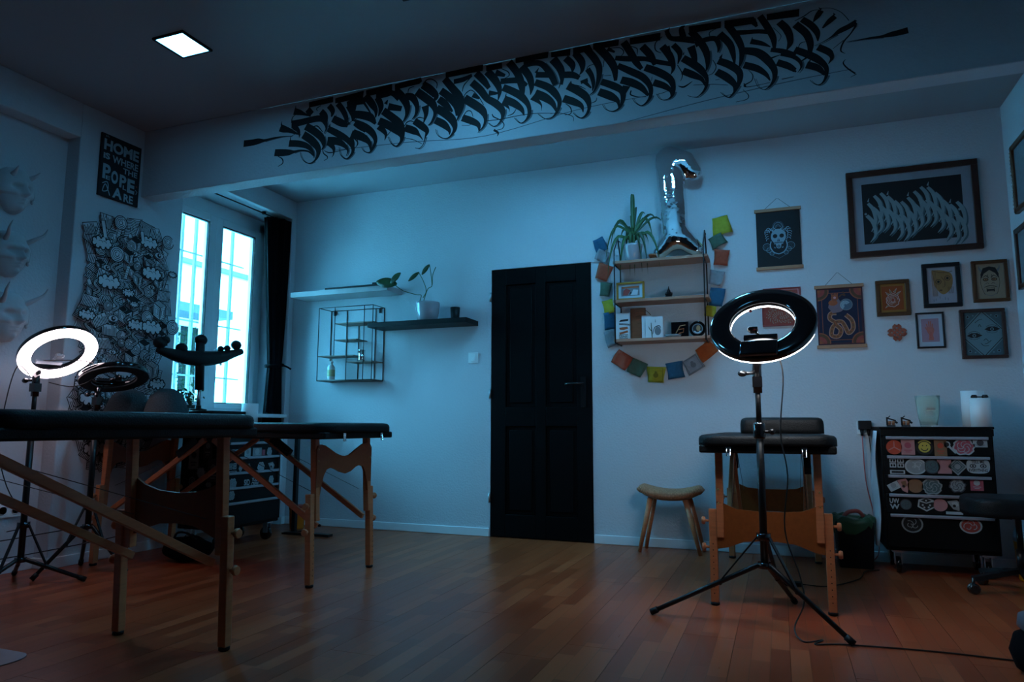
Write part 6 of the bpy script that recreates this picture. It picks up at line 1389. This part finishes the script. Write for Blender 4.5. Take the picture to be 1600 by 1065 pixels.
MB().tube(smooth_path([(.33, 4.67, .292), (.36, 4.67, .32), (.41, 4.68, .325), (.44, 4.69, .295)]), .012, 8).build('red_wrapper', mat('red_film', (.35, .07, .06), .5), bi)

# rolling stool at the right edge
rs = thing('rolling_stool', 'low black rolling stool on castors in front of the right cabinet', 'stool', (1.09, 4.22, 0)); cx, cy = 1.09, 4.22
b = MB(); cushion(b, .235, .19, .385, .475, .13, .02, (cx, cy)); b.build('seat', LEA, rs)
MB().lathe([(.02, .12), (.02, .22), (.014, .22), (.014, .37), (.06, .375), (.06, .384)], (cx, cy, 0), 16).mm((cx-.10, cy-.02, .365), (cx-.03, cy+.02, .38)).build('gas_column', BLKM, rs)
for k in range(5):
    a = R(196)+2*pi*k/5; e = Vector((cx+.235*cos(a), cy+.235*sin(a), .075)); MB().bar((cx, cy, .12), e, .035, .022).build('base_arm', BLKM, rs)
    MB().lathe([(.018, -.018), (.026, -.014), (.026, -.004), (.012, -.003), (.012, .003), (.026, .004), (.026, .014), (.018, .018)], (e.x, e.y, .0265), 16, (-sin(a), cos(a), 0)).tube([(e.x, e.y, .03), (e.x, e.y, .08)], .008, 8).build('castor', BLKG, rs)
YX = P(1612, 860, 1, 4.6).x
yb = thing('yellow_container', 'yellow tub with a cloudy top behind the rolling stool at the right edge', 'container', (1.27, 4.60, 0))
MB().lathe([(.06, 0), (.065, .01), (.078, .20), (.08, .21)], (YX, 4.60, .0), 24).build('tub', mat('yellow_plastic', (.60, .28, .01), .4, noise=.05), yb); MB().lathe([(.079, .0), (.081, .02), (.06, .10), (.02, .11)], (YX, 4.60, .21), 24).build('cloudy_lid', mat('cloudy_plastic', (.35, .35, .38), .5), yb)
rb = thing('round_black_bag', 'squat black rounded bag with a cloudy grey top at the bottom right edge', 'bag', (.79, 2.90, 0))
b = MB(); b.lathe([(.10, 0), (.15, .02), (.165, .07), (.15, .12), (.11, .14)], (.86, 2.90, 0), 28); b.build('body', CURT, rb); MB().lathe([(.11, .0), (.135, .02), (.13, .055), (.09, .075), (.02, .08)], (.86, 2.91, .13), 28).build('cloudy_top', mat('cloudy_grey_plastic', (.10, .10, .12), .4), rb)
o = MB().mm((0, 0, 0), (.09, .045, .022)).build('power_brick', BLK, None, bevel=.004); o.location = (-.02, 4.0, .0005); tag(o, 'small black power brick on the floor under the end-on table', 'adapter')
o = cable('floor_cable', [(.07, 4.02, .012), (.2, 4.06, .004), (.36, 4.3, .004), (.42, 4.55, .004), (.5, 4.62, .004)], .003); tag(o, 'thin black cable on the floor from the power brick towards the bin', 'cable')

# wooden stool by the wall
so = thing('wooden_stool', 'small stool with a curved woven seat and splayed wooden legs, left of the end-on table', 'stool', (-.70, 4.78, 0))
WEAVE = bpy.data.materials.new('woven_seat_cord'); WEAVE.use_nodes = True; nt = WEAVE.node_tree; pb = nt.nodes['Principled BSDF']; pb.inputs['Roughness'].default_value = .8
tcw = nt.nodes.new('ShaderNodeTexCoord'); bt2 = nt.nodes.new('ShaderNodeTexBrick'); bt2.inputs['Scale'].default_value = 42; bt2.inputs['Color1'].default_value = (.60, .27, .14, 1); bt2.inputs['Color2'].default_value = (.46, .19, .09, 1); bt2.inputs['Mortar'].default_value = (.14, .07, .03, 1); bt2.inputs['Mortar Size'].default_value = .03
mpw = nt.nodes.new('ShaderNodeMapping'); mpw.inputs['Rotation'].default_value = (0, 0, R(45)); nt.links.new(tcw.outputs['Object'], mpw.inputs[0]); nt.links.new(mpw.outputs[0], bt2.inputs['Vector']); nt.links.new(bt2.outputs['Color'], pb.inputs['Base Color'])
bw_ = nt.nodes.new('ShaderNodeBump'); bw_.inputs['Distance'].default_value = .004; nt.links.new(bt2.outputs['Fac'], bw_.inputs['Height']); bw_.invert = True; nt.links.new(bw_.outputs[0], pb.inputs['Normal'])
b = MB(); n, m = 26, 16; rows = []
for i in range(n+1):
    u = -1+2*i/n; zc = .372+.052*(abs(u)**2.2)-.03*max(0, abs(u)-.85)/.15*.6; th = .034*(1-abs(u)**6)**.5+.004; hd = .115*(1-.12*u*u)*(1-abs(u)**9*.35)
    rows.append([b.bm.verts.new((u*.215, hd*math.copysign(abs(cos(2*pi*j/m))**.7, cos(2*pi*j/m)), zc+th*math.copysign(abs(sin(2*pi*j/m))**.8, sin(2*pi*j/m)))) for j in range(m)])
for A, B in zip(rows, rows[1:]):
    for j in range(m): b.bm.faces.new((A[j], A[(j+1) % m], B[(j+1) % m], B[j])).smooth = True
b.bm.faces.new(rows[0][::-1]); b.bm.faces.new(rows[-1]); b.build('seat', WEAVE, so, world=False)
for (tx, ty, fx, fy) in ((-.125, -.055, -.20, -.08), (-.115, .055, -.185, .08), (.10, -.055, .19, -.08), (.115, .055, .20, .08)):
    MB().tube([(tx, ty, .352), (fx, fy, .002)], [.019, .012], 12).build('leg', BIRCH, so, world=False)

# low left: sockets, mat, bag, stand, tub, cables
c = P(12, 797, 0, -4.058); ss = thing('wall_socket_strip', 'row of white wall sockets low in the niche at the left edge', 'socket', (-4.06, c.y, c.z))
MB().mm((-4.059, c.y-.14, c.z-.04), (-4.049, c.y+.075, c.z+.04)).build('plate', WHT, ss, bevel=.003)
for k in range(3): MB().lathe([(.027, 0), (.025, .003), (.022, .003), (.020, -.004)], (-4.049, c.y+.038-.07*k, c.z), 20, (1, 0, 0)).build('socket_insert', WHT, ss)
o = cable('trailing_cable', [(-4.0, 1.9, .22), (-3.95, 2.5, .20), (-3.86, 2.78, .22), (-3.80, 2.98, .235)], .003); tag(o, 'upper of two thin black cables stretched low behind the ring stands', 'cable')
o = cable('trailing_cable', [(-3.9, 1.9, .13), (-3.8, 2.5, .13), (-3.6, 2.95, .18), (-3.4, 3.06, .24)], .003); tag(o, 'lower of two thin black cables stretched low behind the ring stands', 'cable')
b = MB(); pts = rrect(.40, .42, .07, 6); b.prism(pts, (-2.925, 1.405, .0005), (1, 0, 0), (0, 1, 0), (0, 0, 1), .003); o = b.build('floor_mat', mat('pale_grey_mat', (.28, .30, .35), .5), None); tag(o, 'pale thin floor mat, its rounded corner showing at the bottom left', 'mat')
bg_ = thing('slumped_bag', 'dark slumped bag on the floor behind the wooden panel of the nearest table', 'bag', (-3.42, 3.38, 0))
b = MB(); b.ball((-3.42, 3.38, .07), (.17, .12, .07), None, 12)
for v in b.bm.verts: v.co += Vector((0, 0, .012*sin(v.co.x*40)*cos(v.co.y*33)*(v.co.z > .03)))
b.build('body', CURT, bg_); MB().tube(smooth_path([(-3.52, 3.36, .12), (-3.46, 3.33, .17), (-3.38, 3.33, .17), (-3.33, 3.36, .12)]), .007, 8).build('strap', BLK, bg_); MB().lathe([(.012, 0), (.012, .01)], (-3.30, 3.28, .08), 12, (1, -1, 0)).build('buckle', CHR, bg_)
fs_ = thing('floor_stand', 'thin black floor stand with a flat foot between the left cabinet and the wall', 'stand', (-3.52, 4.52, 0))
MB().mm((-3.54, 4.50, .012), (-3.51, 4.53, .74)).build('post', BLKM, fs_); MB().mm((-3.56, 4.44, .0), (-3.16, 4.50, .018)).mm((-3.58, 4.44, 0), (-3.50, 4.60, .014)).build('foot', BLKM, fs_)
ot = thing('orange_tub', 'small orange tub on the floor between the left cabinet and the curtain', 'container', (-3.62, 4.70, 0)); MB().lathe([(.05, 0), (.055, .01), (.062, .15), (.066, .155), (.066, .165)], (-3.66, 4.72, 0), 24).build('tub', mat('orange_plastic', (.60, .16, .01), .4, noise=.05), ot); MB().lathe([(.067, 0), (.067, .015), (.05, .022)], (-3.66, 4.72, .165), 24).build('lid', mat('red_plastic', (.35, .04, .02), .4), ot)
